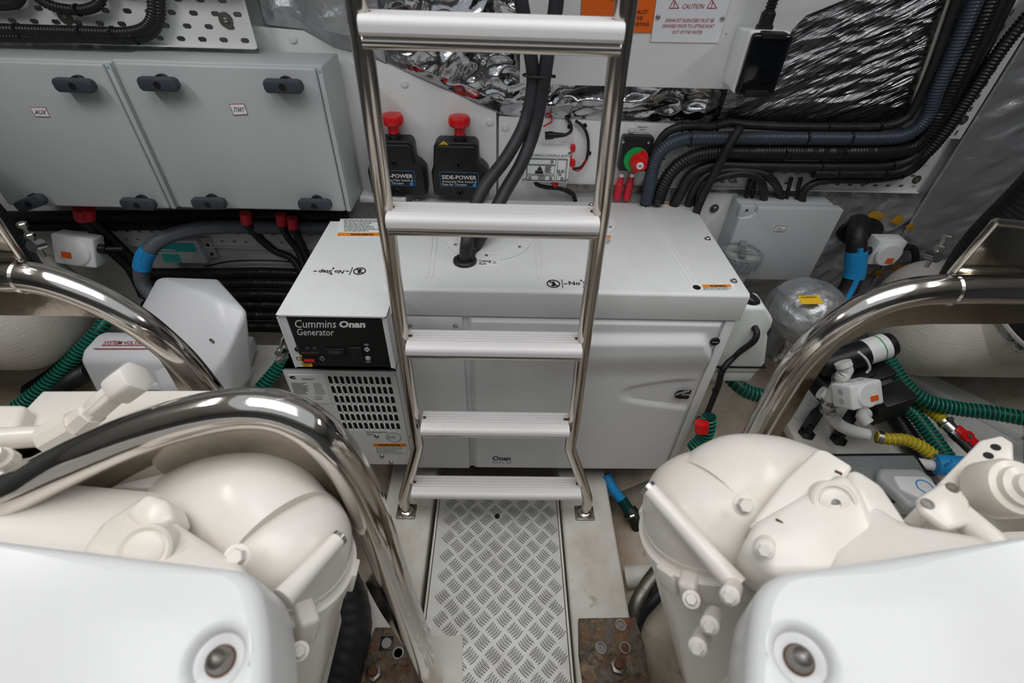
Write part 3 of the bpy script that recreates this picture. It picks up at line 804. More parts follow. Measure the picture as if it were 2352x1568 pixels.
ptext('W', PS, (1403, 4), (1411, 4), (1403, -8), 'black_ink', so)
sc_ = sign([(1513, -40), (1688, -40), (1649, 98), (1494, 96)], 'sign_white', 'red_ink', 'caution_notice', 'white caution notice about draining exhaust silencers before lifting')
ptext('CAUTION', PS, (1566, 20), (1616, 20), (1569, 9), 'red_ink', sc_, shear=.15)
for body, x0, x1, y in (('EXHAUST SILENCERS MUST BE', 1528, 1640, 51), ('DRAINED PRIOR TO LIFTING BOAT', 1521, 1640, 64), ('OUT OF THE WATER', 1543, 1612, 78)):
    ptext(body, PS, (x0, y - .5), (x1, y), (x0 + 1.5, y - 8.5), 'red_ink', sc_, shear=.12)
for cx, cy in ((1548, 10), (1635, 10)):
    a, b, c = PS(cx, cy - 11), PS(cx + 11, cy + 9), PS(cx - 11, cy + 9)
    m_ = MB()
    for p, q in ((a, b), (b, c), (c, a)):
        d = (q - p); m_.obox((p + q) / 2, d, (0, 1, 0), d.cross(V(0, 1, 0)), d.length / 2, .0005, .0007)
    mid = (a + b + c) / 3; m_.box((mid.x - .001, mid.y - .0004, mid.z - .001), (mid.x + .001, mid.y, mid.z + .008)); m_.box((mid.x - .001, mid.y - .0004, mid.z - .005), (mid.x + .001, mid.y, mid.z - .003))
    m_.build('warning_triangle', 'red_ink', sc_)
for p in ((1511, 39), (1659, 43)):
    screw(PS(*p), (0, -1, 0), .006, sc_)
screw(PP(1668, 78) , (0, -1, 0), .002, sc_)

# smoked breaker enclosure with conduit gland
EF = 1.30
PE = PY(EF)
TLc, TRc, BRc, BLc = PE(1733, 74), PE(1829, 78), PE(1777, 222), PE(1690, 219)
ex0, ex1, ez0, ez1 = (TLc.x + BLc.x) / 2, (TRc.x + BRc.x) / 2, (BLc.z + BRc.z) / 2, (TLc.z + TRc.z) / 2
en = thing('breaker_enclosure', 'white breaker enclosure with a smoked clear cover and conduit on top', 'breaker box', ((ex0 + ex1) / 2, 1.35, ez0))
MB().box((ex0 + .002, EF + .05, ez0 + .004), (ex1 - .002, PNY, ez1 - .004)).build('back_box', 'label_white', en, bevel=.006, seg=3)
MB().box((ex0, EF + .022, ez0), (ex1, EF + .052, ez1)).build('front_box', 'label_white', en, bevel=.006, seg=3)
MB().box((ex0 + .012, EF + .016, ez0 + .02), (ex1 - .012, EF + .024, ez1 - .03)).build('breaker_insert', 'black_plastic', en, bevel=.003)
MB().box((ex0 + .022, EF + .008, (ez0 + ez1) / 2), (ex1 - .03, EF + .018, ez1 - .045)).build('breaker', 'knob_dark', en, bevel=.003)
cv = MB().box((ex0 + .001, EF, ez0 + .001), (ex1 - .001, EF + .022, ez1 - .002)).build('smoked_cover', 'smoke', en, bevel=.008, seg=3)
MB().box((ex0 + .02, EF - .004, ez1 - .012), (ex1 - .02, EF + .02, ez1 + .002)).build('hinge', 'black_plastic', en, bevel=.003)
MB().box((ex0 + .02, EF - .006, ez0 - .002), (ex1 - .02, EF + .004, ez0 + .014)).build('catch', 'black_plastic', en, bevel=.002)
q = V((ex0 + ex1) / 2 + .002, EF + .07, ez1)
MB().lathe([(.020, -.004), (.020, .006), (.0165, .008), (.0165, .03), (.013, .034)], q, (.0, .0, 1), 12).build('gland', 'black_plastic', en)
MB().tube([q + V(0, 0, .03), q + V(.002, .0, .12), q + V(.004, 0, .3)], .0125, 12, corr=(.007, .002)).build('conduit', 'black_conduit', en)
MB().lathe([(.014, 0), (.014, .0012), (.0125, .0012)], V(ex0 + .0018, EF + .075, (ez0 + ez1) / 2 + .02), (-1, 0, 0), 20).build('knockout', 'label_white', en)

# two heavy black hoses hanging down to the lifting eye
hz = GT
g = wz(1068, 601, GT)
h1 = MB().tube([wy(1186, -60, 1.33), wy(1200, 20, 1.33), wy(1216, 110, 1.33), wy(1224, 190, 1.33), wy(1206, 280, 1.31), wy(1164, 360, 1.26), wy(1112, 430, 1.20), wy(1082, 500, 1.15), g + V(.006, .012, .05), g + V(0, 0, .002)], .0165, 16, n=90).build('hose', 'hose_rubber')
tag(h1, 'left one of the two heavy black hoses hanging from above the ladder', 'hose')
h2 = MB().tube([wy(1282, -60, 1.33), wy(1276, 20, 1.33), wy(1260, 110, 1.33), wy(1248, 190, 1.325), wy(1229, 290, 1.31), wy(1200, 370, 1.27), wy(1160, 440, 1.22), wy(1118, 520, 1.15), wy(1085, 575, 1.12), g + V(.006, -.004, .002)], .0175, 16, n=90).build('hose', 'hose_rubber')
tag(h2, 'right one of the two heavy black hoses, ending in the lifting-eye grommet', 'hose')
p1_, p2_ = wy(1219, 172, 1.33), wy(1252, 174, 1.326)
c_ = (p1_ + p2_) / 2
tm = MB()
ring = []
for k in range(28):
    a = k * math.pi * 2 / 28
    ring.append(c_ + V(math.cos(a) * ((p2_ - p1_).length / 2 + .0195), math.sin(a) * .0195, 0))
tm.tube(ring + [ring[0]], .0022, 6, smooth=False)
tm.obox(ring[0] + V(.002, -.006, 0), (1, 0, 0), (0, 1, 0), (0, 0, 1), .004, .004, .003)
tag(tm.build('cable_tie', 'black_plastic'), 'black cable tie binding the two heavy hoses together', 'cable tie')

# ================================================================== thruster main switches
def thruster(cx, label, label_tag, lx):
    t = thing('thruster_switch', label, 'switch', (cx, 1.43, .855), 'thruster main switches on the back wall')
    f, bk = 1.398, BY
    s = MB()
    prof = [(-.083, .0), (.085, .0), (.085, .075), (.07, .092), (.057, .100), (.055, .150), (.045, .160), (-.06, .160), (-.073, .148), (-.078, .09), (-.086, .07)]
    s.prism([V(cx + u, f + .012, .856 + w) for u, w in prof], (0, bk - f - .012, 0)); s.build('housing', 'black_plastic', t, bevel=.006, seg=3)
    MB().prism([V(cx + u * .96, f, .860 + w * .93) for u, w in prof], (0, .02, 0)).build('front_cover', 'black_plastic', t, bevel=.005, seg=3)
    zt = 1.016
    MB().lathe([(.019, -.01), (.019, .008), (.016, .010), (.016, .014)], V(cx + .002, 1.435, zt), (0, 0, 1), 20).build('collar', 'black_plastic', t)
    MB().lathe([(.0155, .012), (.0155, .035), (.018, .037), (.029, .039), (.0315, .045), (.0315, .056), (.028, .063), (.012, .066), (0, .066)], V(cx + .002, 1.435, zt), (0, 0, 1), 28).build('knob', 'red_plastic', t)
    for dz in (.052, .108):
        MB().lathe([(.011, 0), (.009, .003), (.004, .003), (.0035, .0), (0, .0)], V(cx - .002, f, .856 + dz - .028 + (.02 if dz > .1 else -.01)), (0, -1, 0), 16).build('screw_recess', 'black_matte', t)
    x0 = cx - .055; y = f - .0012
    def q(u, w): return V(x0 + u, y, .893 + w)
    lb = MB().box((x0 - .006, f - .001, .888), (x0 + .112, f, .936)).build('label', 'black_ink', t)
    fr = MB()
    for a, b in ((q(-.004, -.003), q(.11, -.002)), (q(-.004, .041), q(.11, .042)), (q(-.004, -.003), q(-.003, .042)), (q(.109, -.003), q(.11, .042))):
        fr.box((a.x, y - .0003, a.z), (b.x, y, b.z))
    fr.build('label_border', 'ink_blue', t)
    text('SIDE-POWER', q(.002, .020), q(.104, .020), q(.002, .032), 'white_ink', t, bold=.012)
    text('Automatic Main Switch &', q(.002, .010), q(.104, .010), q(.002, .0165), 'white_ink', t)
    text('Fuse for Thruster', q(.002, .001), q(.075, .001), q(.002, .0075), 'white_ink', t)
    MB().lathe([(.0055, 0), (.0055, .001)], q(.098, .003), (0, -1, 0), 16).build('mark', 'ink_blue', t)
    return t
tA = thruster(-.318, 'black thruster switch with red button, left, partly behind the ladder rail', 0, 0)
tB = thruster(-.130, 'black thruster switch with red button and yellow triangle, nearer the hoses', 0, 0)
q = V(-.188, 1.398, 1.0045)
mb_ = MB().prism([V(-.195, 1.4095, 1.002), V(-.150, 1.4095, 1.002), V(-.173, 1.4095, 1.019)], (0, -.0015, 0)); mb_.build('warning_triangle', 'yellow_label', tB)
MB().box((-.1738, 1.4066, 1.006), (-.1722, 1.408, 1.013)).build('mark', 'black_ink', tB)
for (x, y), body, lab in (((898, 267), 'BOWTHRUSTER', 'small name plate reading BOWTHRUSTER above the left red button'), ((1055, 269), 'STERN THRUSTER', 'small name plate reading STERN THRUSTER above the right red button')):
    t = thing('name_plate', lab, 'label', PB(x, y + 6))
    pdecal([(x - 20, y - 6), (x + 20, y - 5.5), (x + 20, y + 6), (x - 20, y + 5.5)], PY(BY - .0002), 'black_ink', t, 'border', .001)
    pdecal([(x - 19, y - 5), (x + 19, y - 4.7), (x + 19, y + 5.2), (x - 19, y + 4.7)], PY(BY - .0008), 'label_white', t, 'plate', .001)
    ptext(body, PY(BY - .0012), (x - 15, y + 2), (x + 15, y + 2), (x - 15, y - 2), 'black_ink', t)

# ================================================================== winch control box
WF = 1.405
PW = PY(WF)
wx0, wx1 = wy(1203, 380, WF).x, wy(1309, 380, WF).x; wz0, wz1 = wy(1255, 420, WF).z, wy(1255, 345, WF).z
wb = thing('winch_control_box', 'pale grey winch control box with printed front between hoses and rail', 'control box', ((wx0 + wx1) / 2, 1.44, wz0))
MB().box((wx0, WF + .004, wz0), (wx1, BY, wz1)).build('body', 'label_white', wb, bevel=.006, seg=3)
MB().box((wx0 + .001, WF, wz0 + .001), (wx1 - .001, WF + .01, wz1 - .001)).build('lid', 'label_white', wb, bevel=.004, seg=2)
lx0_, lx1_ = wx0 + .008, wx1 - .008; H_ = wz1 - wz0
def qw(u, w): return V(lx0_ + (lx1_ - lx0_) * u, WF - .0008, wz0 + .006 + (H_ - .012) * w)
text('LINE WINCH CONTROL BOX', qw(.02, .86), qw(.98, .86), qw(.02, .94), 'black_ink', wb)
def frame(u0, w0, u1, w1, name='print_box'):
    m_ = MB()
    a, b = qw(u0, w0), qw(u1, w1); y = a.y; k = .0009
    for lo, hi in (((a.x, a.z), (b.x, a.z + k)), ((a.x, b.z - k), (b.x, b.z)), ((a.x, a.z), (a.x + k, b.z)), ((b.x - k, a.z), (b.x, b.z))):
        m_.box((lo[0], y - .0004, lo[1]), (hi[0], y, hi[1]))
    return m_.build(name, 'black_ink', wb)
frame(.0, .0, 1, .8); frame(.02, .58, .72, .77); frame(.02, .24, .70, .56); frame(.02, .02, .72, .2); frame(.76, .02, .98, .77)
MB().box((qw(.22, .0).x, WF - .0014, qw(0, .27).z), (qw(.42, 0).x, WF - .0008, qw(0, .36).z)).build('print_block', 'black_ink', wb)
MB().prism([qw(.26, .38), qw(.40, .38), qw(.33, .54)], (0, -.0006, 0)).build('print_block', 'black_ink', wb)
for u, w in ((.62, .68), (.1, .1), (.62, .1), (.8, .36), (.9, .36), (.84, .25), (.9, .1)):
    MB().lathe([(.0045, 0), (.0045, .0008), (.003, .0008), (.003, 0)], qw(u, w), (0, -1, 0), 10, cap=False).build('print_ring', 'black_ink', wb)
MB().box((qw(.3, 0).x, WF - .0013, qw(0, .05).z), (qw(.48, 0).x, WF - .0008, qw(0, .17).z)).build('print_block', 'grey_ink', wb)
text('BATTERY', qw(.28, .205), qw(.46, .205), qw(.28, .235), 'black_ink', wb)
mb_ = MB()
for i in range(5): mb_.box((qw(.46, 0).x, WF - .0013, qw(0, .30 + i * .05).z), (qw(.62 - .03 * (i % 2), 0).x, WF - .0008, qw(0, .32 + i * .05).z))
tag(mb_.build('fine_print', 'black_ink', wb), None, None, kind='stuff')
for u, w in ((-.04, .97), (1.03, .97), (-.04, .02), (1.03, .02)):
    screw(qw(u, w) + V(0, .0004, 0), (0, -1, 0), .006, wb)
# plug and cable on top, red boots at the side
P0 = wy(1292, 311, 1.43)
MB().tube([P0 + V(-.05, 0, -.002), P0 + V(-.028, 0, 0)], .011, 14, smooth=False).build('plug', 'black_plastic', wb)
MB().tube([P0 + V(-.03, 0, 0), P0 + V(.0, 0, .001), P0 + V(.012, 0, .002)], [.009, .006, .004], 12, smooth=False).build('plug_boot', 'black_rubber', wb)
MB().tube([P0 + V(.01, 0, .002), wy(1312, 300, 1.44), wy(1310, 283, 1.46), wy(1300, 268, 1.468)], .0045, 8).build('cable', 'black_rubber', wb)
for p in ((1315, 340), (1315, 374)):
    c = wy(p[0], p[1], 1.43); MB().box((c.x - .006, c.y - .012, c.z - .010), (c.x + .008, c.y + .012, c.z + .010)).build('red_boot', 'red_plastic', wb, bevel=.004)
MB().box((wx1 - .001, 1.42, wz0 + .045), (wx1 + .006, 1.445, wz0 + .085)).build('red_terminal', 'red_plastic', wb, bevel=.003)
tag(MB().tube([wy(1322, 277, 1.462), wy(1340, 292, 1.46), wy(1350, 315, 1.46), wy(1351, 345, 1.458), wy(1346, 368, 1.455), wy(1333, 384, 1.45), wy(1316, 388, 1.44)], .0042, 8).build('cable', 'black_rubber'), 'thin black cable looping down right of the winch control box', 'cable')
tag(MB().tube([wy(1346, 366, 1.452), wy(1340, 382, 1.449), wy(1326, 393, 1.445), wy(1314, 385, 1.436)], .002, 6).build('wire', 'red_plastic'), 'thin red wire beside the winch control box', 'wire')
tag(MB().tube([wy(1249, 290, 1.45), wy(1256, 286, 1.46), wy(1268, 278, 1.465), wy(1264, 265, 1.468)], .0022, 6).build('wire', 'red_plastic'), 'thin red wire curling above the winch control box', 'wire')
for p in ((1308, 290), (1343, 288), (1353, 351)):
    m_ = MB().lathe([(.0065, 0), (.0065, .004), (.003, .004), (.003, 0)], wy(p[0], p[1], 1.469), (0, -1, 0), 12)
    tag(m_.build('cable_clip', 'black_plastic'), {1308: 'small black cable clip above the plug of the winch box', 1343: 'small black cable clip at the top of the looping cable', 1353: 'small black cable clip halfway down the looping cable'}[p[0]], 'clip', 'cable clips round the winch control box')
for i, (px, col, lab) in enumerate(((1230, 'black_rubber', 'black cable leaving the underside of the winch control box'), (1270, 'red_plastic', 'red cable boot under the winch control box'))):
    tag(MB().tube([wy(px, 416, 1.44), wy(px + 4, 424, 1.44), wy(px + 26, 430, 1.44), wy(px + 60, 434, 1.45), wy(px + 85, 446, 1.455), wy(px + 92, 462, 1.46)] if i == 0 else [wy(px, 417, 1.44), wy(px + 8, 426, 1.44)], .0065 if i == 0 else .009, 10).build('cable' if i == 0 else 'cable_boot', col), lab, 'cable')

# ================================================================== generator battery switch
sw = thing('battery_switch', 'black square battery switch with red and green rotary knob', 'switch', wy(1460, 396, 1.44))
f = 1.43
a, b = wy(1424, 315, f), wy(1497, 396, f)
xs0, xs1 = wy(1422, 380, f).x, wy(1492, 380, f).x
MB().box((xs0, f, b.z), (xs1, BY, a.z)).build('housing', 'black_plastic', sw, bevel=.007, seg=2)
c = wy(1460, 366, f); R = .036
MB().lathe([(R, 0), (R, .007), (R * .96, .010), (R * .8, .010)], c, (0, -1, 0), 40).build('ring', 'green_plastic', sw)
mb_ = MB(); pts = [c + V(math.cos(t) * R * .985, -.0105, math.sin(t) * R * .985) for t in [math.radians(-110 + 8 * k) for k in range(24)]] + [c + V(0, -.0105, 0)]
mb_.prism(pts, (0, -.0012, 0)).build('ring_off_sector', 'red_plastic', sw)
MB().lathe([(R * .72, .008), (R * .72, .018), (R * .66, .024), (0, .025)], c + V(.006, 0, -.002), (0, -1, 0), 32).build('knob', 'red_plastic', sw)
MB().obox(c + V(.006, -.030, -.004), (.9, 0, -.45), (0, 1, 0), (.45, 0, .9), R * .62, .008, R * .28).build('knob_grip', 'red_plastic', sw, bevel=.005, seg=2)
MB().lathe([(.0105, 0), (.0105, .0012)], c + V(.006, -.038, -.004), (0, -1, 0), 20).build('mark', 'label_white', sw)
MB().box((c.x + .001, c.y - .0402, c.z - .008), (c.x + .011, c.y - .0392, c.z - .001)).build('mark', 'grey_ink', sw)
for p in ((1432, 325), (1490, 327)): screw(wy(p[0], p[1], f), (0, -1, 0), .005, sw)
for x in (1430, 1454):
    A = wy(x, 398, 1.45)
    MB().tube([A, A + V(-.002, 0, -.012)], .0075, 12, smooth=False).build('cable_lug', 'label_white', sw)
    MB().tube([A + V(-.002, 0, -.010), A + V(-.003, 0, -.03), A + V(-.004, 0, -.033), A + V(-.005, 0, -.085)], [.008, .010, .0125, .0125], 14, smooth=False).build('cable_boot', 'red_boot', sw)
t = thing('name_plate', 'small GENERATOR SWITCH name plate above the battery switch', 'label', PB(1474, 304))
pdecal([(1458, 285), (1493, 287), (1492, 305), (1457, 303)], PY(BY - .0002), 'label_white', t, 'plate', .0012)
ptext('GENERATOR', PY(BY - .0014), (1465, 293), (1487, 293.5), (1465, 290), 'black_ink', t); ptext('SWITCH', PY(BY - .0014), (1469, 299), (1482, 299), (1469, 296), 'black_ink', t)
tag(MB().box((.20, 1.455, .855), (.50, 1.47, .877)).build('metal_strip', 'steel_dull', bevel=.002), 'dull metal strip behind the generator under the winch box', 'strip')
tag(MB().box((-.44, 1.40, .83), (-.30, 1.47, .848)).build('ledge', 'panel_white', bevel=.003), 'short white ledge behind the generator under the left thruster switch', 'ledge')

# ================================================================== right cable tray and cables
TY = 1.458
tr = thing('cable_tray', 'white perforated cable tray turning upward behind the right-hand cables', 'cable tray', (1.0, TY, .88))
hx0, hx1, hz0 = .46, 1.345, .884
cw, ch = .0405, .0325
n1 = int((hx1 - hx0) / cw)
MB_ = perforated((hx0, TY, hz0), (1, 0, 0), (0, 0, 1), n1, 5, cw, ch, .016, .0075, True, .002); MB_.build('tray_run', 'panel_white', tr, solid=.002, flat=True, merge=True)
top_z = hz0 + 5 * ch
MB_ = perforated((hx1 - 4 * .045, TY, top_z), (1, 0, 0), (0, 0, 1), 4, 14, .045, .0325, .0075, .016, False, .002); MB_.build('tray_riser', 'panel_white', tr, solid=.002, flat=True, merge=True)
MB().box((hx0, TY - .012, hz0 - .002), (hx0 + n1 * cw, TY, hz0)).build('flange', 'panel_white', tr)
for p in ((1682, 411), (2105, 412), (2212, 275)):
    q = wy(p[0], p[1], TY)
    MB().lathe([(.013, .0), (.013, .002), (.004, .002)], q, (0, -1, 0), 20).build('washer', 'steel_dull', tr); screw(q + V(0, -.002, 0), (0, -1, 0), .005, tr)

ties = []
def cable(name, pts, Y, r_px, m, label, corr=None, seg=14, r=None, group='cables on the right-hand tray', tiepos=(), short=''):
    P = [wy(p[0], p[1], p[2] if len(p) > 2 else Y) for p in pts]
    rr = r or pxr(r_px, P[len(P) // 2])
    mb = MB().tube(P, rr, seg, corr=corr, n=None if corr else 70)
    o = tag(mb.build(name, m, angle=50), label, 'hose' if 'hose' in name or 'conduit' in name else 'cable', group)
    C = catmull(P, 100)
    for k, tpos in enumerate(tiepos):
        i = int(tpos * 100); ties.append((C[i], C[min(100, i + 1)] - C[max(0, i - 1)], rr, short, ('only one' if len(tiepos) == 1 else ('first', 'second', 'third', 'fourth')[k] + ' from the left')))
    return o
cable('conduit', [(1484, 465, 1.42), (1492, 430), (1500, 385), (1520, 345), (1560, 322), (1620, 317), (1850, 318), (2020, 318), (2085, 308), (2128, 270), (2152, 208), (2205, 85), (2262, -50)], 1.415, 15.5, 'blue_conduit', 'dark blue-grey corrugated conduit, uppermost thick one on the right tray', (.0075, .0018), tiepos=(.2, .47, .58), short='blue-grey conduit')
cable('conduit', [(1510, 465, 1.42), (1522, 430), (1542, 395), (1575, 368), (1630, 352), (1750, 350), (1950, 350), (2070, 345), (2122, 318), (2160, 255), (2222, 120), (2298, -50)], 1.415, 16.5, 'black_conduit', 'thick black corrugated conduit just below the blue-grey one', (.0085, .0026), tiepos=(.36, .5), short='thick black conduit')
cable('cable', [(1478, 470, 1.43), (1486, 420), (1505, 345), (1530, 305), (1570, 291), (1640, 290), (1672, 281), (1720, 287), (1850, 292), (2020, 291), (2075, 276), (2095, 256), (2140, 160), (2200, -10), (2215, -50)], 1.43, 9.5, 'black_rubber', 'black cable running highest above the conduits under the stretched foil', tiepos=(.22, .3, .56, .68), short='highest black cable')
cable('cable', [(1548, 470, 1.43), (1566, 435), (1590, 400), (1640, 380), (1720, 381), (1900, 384), (2040, 381), (2105, 355), (2155, 292), (2228, 150), (2318, -30)], 1.42, 12.5, 'black_rubber', 'smooth black cable below the thick black conduit', tiepos=(.42, .6), short='smooth black cable')
cable('cable', [(1580, 475, 1.43), (1592, 440), (1620, 405), (1670, 392), (1740, 396), (1770, 410), (1790, 440, 1.44), (1792, 470, 1.44)], 1.41, 9, 'black_rubber', 'black cable dipping into the grey junction box, right bend')
cable('cable', [(1600, 475, 1.43), (1612, 430), (1650, 408), (1700, 398), (1735, 404), (1752, 425), (1755, 470, 1.44)], 1.405, 9, 'black_rubber', 'black cable dipping into the grey junction box, left bend')
cable('cable', [(1842, 470, 1.43), (1846, 440), (1872, 420), (1920, 412), (2000, 412), (2080, 398), (2125, 360), (2172, 280), (2250, 140), (2330, -20)], 1.425, 9, 'black_rubber', 'black cable lowest on the right tray, entering the grey junction box', tiepos=(.3, .42), short='lowest black cable')
cable('cable', [(1868, 398), (1980, 398), (2070, 392), (2118, 345), (2190, 225), (2310, -20)], 1.415, 11, 'black_rubber', 'black cable ending in a bundle at the middle of the right tray', tiepos=(.1, .3), short='bundled black cable')
cable('cable', [(1700, 292, 1.40), (1672, 340), (1640, 400), (1610, 460), (1588, 520)], 1.385, 9.5, 'black_rubber', 'black cable crossing diagonally in front of the conduits')
for i, x in enumerate((1712, 1725, 1806, 1828)):
    cable('cable', [(x + 12, 408), (x + 6, 430), (x - 2, 470)], 1.44, 4.5, 'black_rubber', ('thin black cable dropping to the grey junction box, first from the left', 'thin black cable dropping to the grey junction box, second from the left', 'thin black cable dropping to the grey junction box, third from the left', 'thin black cable dropping to the grey junction box, rightmost')[i])
cable('conduit', [(2430, -40), (2352, 48), (2295, 120), (2225, 225), (2165, 310, 1.405), (2115, 362, 1.415), (2050, 392, 1.43), (1960, 402, 1.44)], 1.40, 14, 'black_conduit', 'black corrugated conduit outermost at the right edge', (.008, .0022))
def put_ties(group, label):
    for p, t_, r_, sh, ordn in ties:
        o = tie(p, t_, r_ + .0005).build('cable_tie', 'black_plastic')
        tag(o, label % (sh, ordn), 'cable tie', group)
    ties.clear()
put_ties('black cable ties on the right tray', 'black tie round the %s on the right tray, %s')

# hull lagging at the far right
def hull(u, w):
    X0 = 1.352; X = X0 + .9 * u; Z = .42 + 1.1 * w
    e = min(1, u * 12)
    fold = crinkle(V(X * 1.1 + Z * .5, 0, Z * 3 - X * 1.2), 4.2)
    return V(X, 1.462 - .25 * u * u * u - .018 * fold * e, Z)
tag(MB().grid(hull, 90, 130).build('foil_lagging', 'foil_cloth', angle=50, solid=.004), 'dull grey foil lagging on the hull right of the cable tray', 'insulation', 'foil lagging on the back wall')
def hull2(u, w):
    X = .62 + .80 * u; Z = .30 + .578 * w
    fold = crinkle(V(X + Z, 0, Z * 1.4 - X), 5)
    return V(X, 1.485 - .018 * fold - .03 * w * (1 - w), Z)
tag(MB().grid(hull2, 140, 90).build('foil_lagging', 'foil_cloth', angle=70, solid=.003), 'crumpled silver foil below the right tray behind the grey junction box', 'insulation', 'foil lagging on the back wall')

# ================================================================== right of the generator
# grey junction box on the back wall
JF = 1.36
jx0, jx1, jz0, jz1 = .725, 1.035, .605, .862
jb = thing('junction_box', 'large grey junction box under the right cable tray', 'junction box', ((jx0 + jx1) / 2, 1.41, jz0))
MB().box((jx0 + .004, JF + .03, jz0 + .004), (jx1 - .004, 1.468, jz1 - .004)).build('body', 'box_grey', jb, bevel=.006, seg=2)
# lid with notched upper left corner for the screw tower
lidp = [(jx0, jz0), (jx1, jz0), (jx1, jz1), (jx0 + .048, jz1), (jx0 + .048, jz1 - .018), (jx0 + .036, jz1 - .032), (jx0 + .016, jz1 - .036), (jx0, jz1 - .036)]
MB().prism([V(x, JF, z) for x, z in lidp], (0, .034, 0)).build('lid', 'box_grey', jb, bevel=.003)
MB().box((jx0, JF + .012, jz1 - .036), (jx0 + .047, JF + .034, jz1)).build('corner_tower', 'box_grey', jb, bevel=.004)
MB().lathe([(.005, 0), (.005, .0015), (.0035, .0015), (.0035, .0)], V(jx0 + .02, JF + .012, jz1 - .014), (0, -1, 0), 12).build('lid_screw', 'grey_ink', jb)
PJ = PY(JF)
pdecal([(1783, 518), (1807, 519), (1801, 532), (1776, 531)], PJ, 'black_ink', jb, 'label', .001)
pdecal([(1783.6, 519), (1806, 519.8), (1800.4, 531.2), (1777, 530.3)], PY(JF - .0006), 'label_white', jb, 'label', .001)
lines(PY(JF - .0012), 1783, 521, 1802, 530, 2, 'grey_ink', jb)
q = V(jx0 - .03, 1.452, jz1 - .03)
mb_ = struct(MB().box((jx0 - .09, 1.455, jz0 - .05), (jx0 + .02, 1.47, jz1 - .0)).build('trim_4', 'panel_white', bevel=.003), 'white mounting board behind the grey junction box')
sn = MB().lathe([(.014, 0), (.014, .002), (.008, .002), (.008, .006), (.005, .009), (0, .009)], wy(1641, 478, 1.452), (0, -1, 0), 18)
sn.build('screw', 'steel_dull', mb_)

# sea-water strainer with clear screw lid
sp = wz(1703, 583, .735)
st = thing('sea_strainer', 'sea-water strainer with a clear ribbed screw lid beside the generator', 'strainer', (sp.x, sp.y, .55))
R = .058
MB().lathe([(R * .55, -.20), (R * .62, -.1), (R * .80, -.035), (R * .97, -.03), (R * .97, -.005)], sp, (0, 0, 1), 32).build('bowl', 'frosted', st)
MB().lathe([(R * 1.02, -.028), (R * 1.06, -.02), (R * 1.06, .004), (R * .98, .010), (R * .9, .010), (R * .88, .004), (R * .5, .003), (0, .003)], sp, (0, 0, 1), 40).build('lid', 'clear_plastic', st)
MB().lathe([(R * .86, .0), (R * .86, .0015), (0, .0015)], sp + V(0, 0, .0), (0, 0, 1), 32).build('basket', 'foam_edge', st)
for k in range(24):
    a = k * math.pi / 12; c = sp + V(math.cos(a) * R * 1.07, math.sin(a) * R * 1.07, -.010)
    MB().obox(c, (math.cos(a), math.sin(a), 0), (-math.sin(a), math.cos(a), 0), (0, 0, 1), .003, .0022, .016).build('grip_rib', 'clear_plastic', st)
MB().obox(sp + V(0, 0, .012), (.35, .94, 0), (.94, -.35, 0), (0, 0, 1), R * .92, .010, .009).build('lid_handle', 'clear_plastic', st, bevel=.003)
MB().obox(sp + V(0, 0, .008), (.94, -.35, 0), (.35, .94, 0), (0, 0, 1), R * .86, .003, .005).build('lid_rib', 'clear_plastic', st)

# expansion tank on the generator's right end
ct = thing('coolant_tank', 'translucent white coolant expansion tank with black cap beside the generator', 'tank', (.66, 1.02, .49))
tk = MB().prism([V(.606, .985, .53), V(.745, .985, .53), V(.752, .985, .57), V(.724, .985, .665), V(.716, .985, .68), V(.720, .985, .70), V(.716, .985, .725), V(.680, .985, .765), V(.606, .985, .765)], (0, .075, 0))
tk.build('tank', 'tank_plastic', ct, bevel=.010, seg=3)
MB().prism([V(.606, .99, .49), V(.735, .99, .49), V(.742, .99, .53), V(.606, .99, .53)], (0, .065, 0)).build('tank_foot', 'tank_plastic', ct, bevel=.005)
MB().box((.604, .982, .553), (.757, 1.064, .558)).build('strap', 'black_plastic', ct)
MB().lathe([(.024, -.01), (.024, .018), (.020, .022), (0, .022)], V(.648, 1.02, .755), (0.35, 0, .93), 24).build('cap', 'black_plastic', ct)
e = V(.672, .984, .70)
MB().lathe([(.0095, 0), (.0095, .006)], e + V(0, .004, .0), (0, -1, .2), 14).build('outlet_clamp', 'steel', ct)
tag(MB().tube([e, e + V(.002, -.015, -.004), e + V(-.002, -.022, -.03), wy(1690, 815, .985), wy(1660, 850, .965), wy(1648, 890, .955), wy(1622, 955, .945), wy(1598, 1015, .94), wy(1585, 1060, .94)], .0085, 12).build('hose', 'black_rubber'), 'black rubber hose from the coolant tank down the generator corner', 'hose')
for p in ((1656, 852), (1643, 897), (1608, 962)):
    m_ = MB().lathe([(.0095, -.002), (.0105, -.002), (.0105, .002), (.0095, .002)], wy(p[0], p[1], .953), (-.3, 0, -1), 14, cap=False)
    tag(m_.build('cable_tie', 'black_plastic'), {1656: 'black tie round the coolant hose, topmost', 1643: 'black tie round the coolant hose, middle', 1608: 'black tie round the coolant hose, lowest'}[p[0]], 'cable tie')

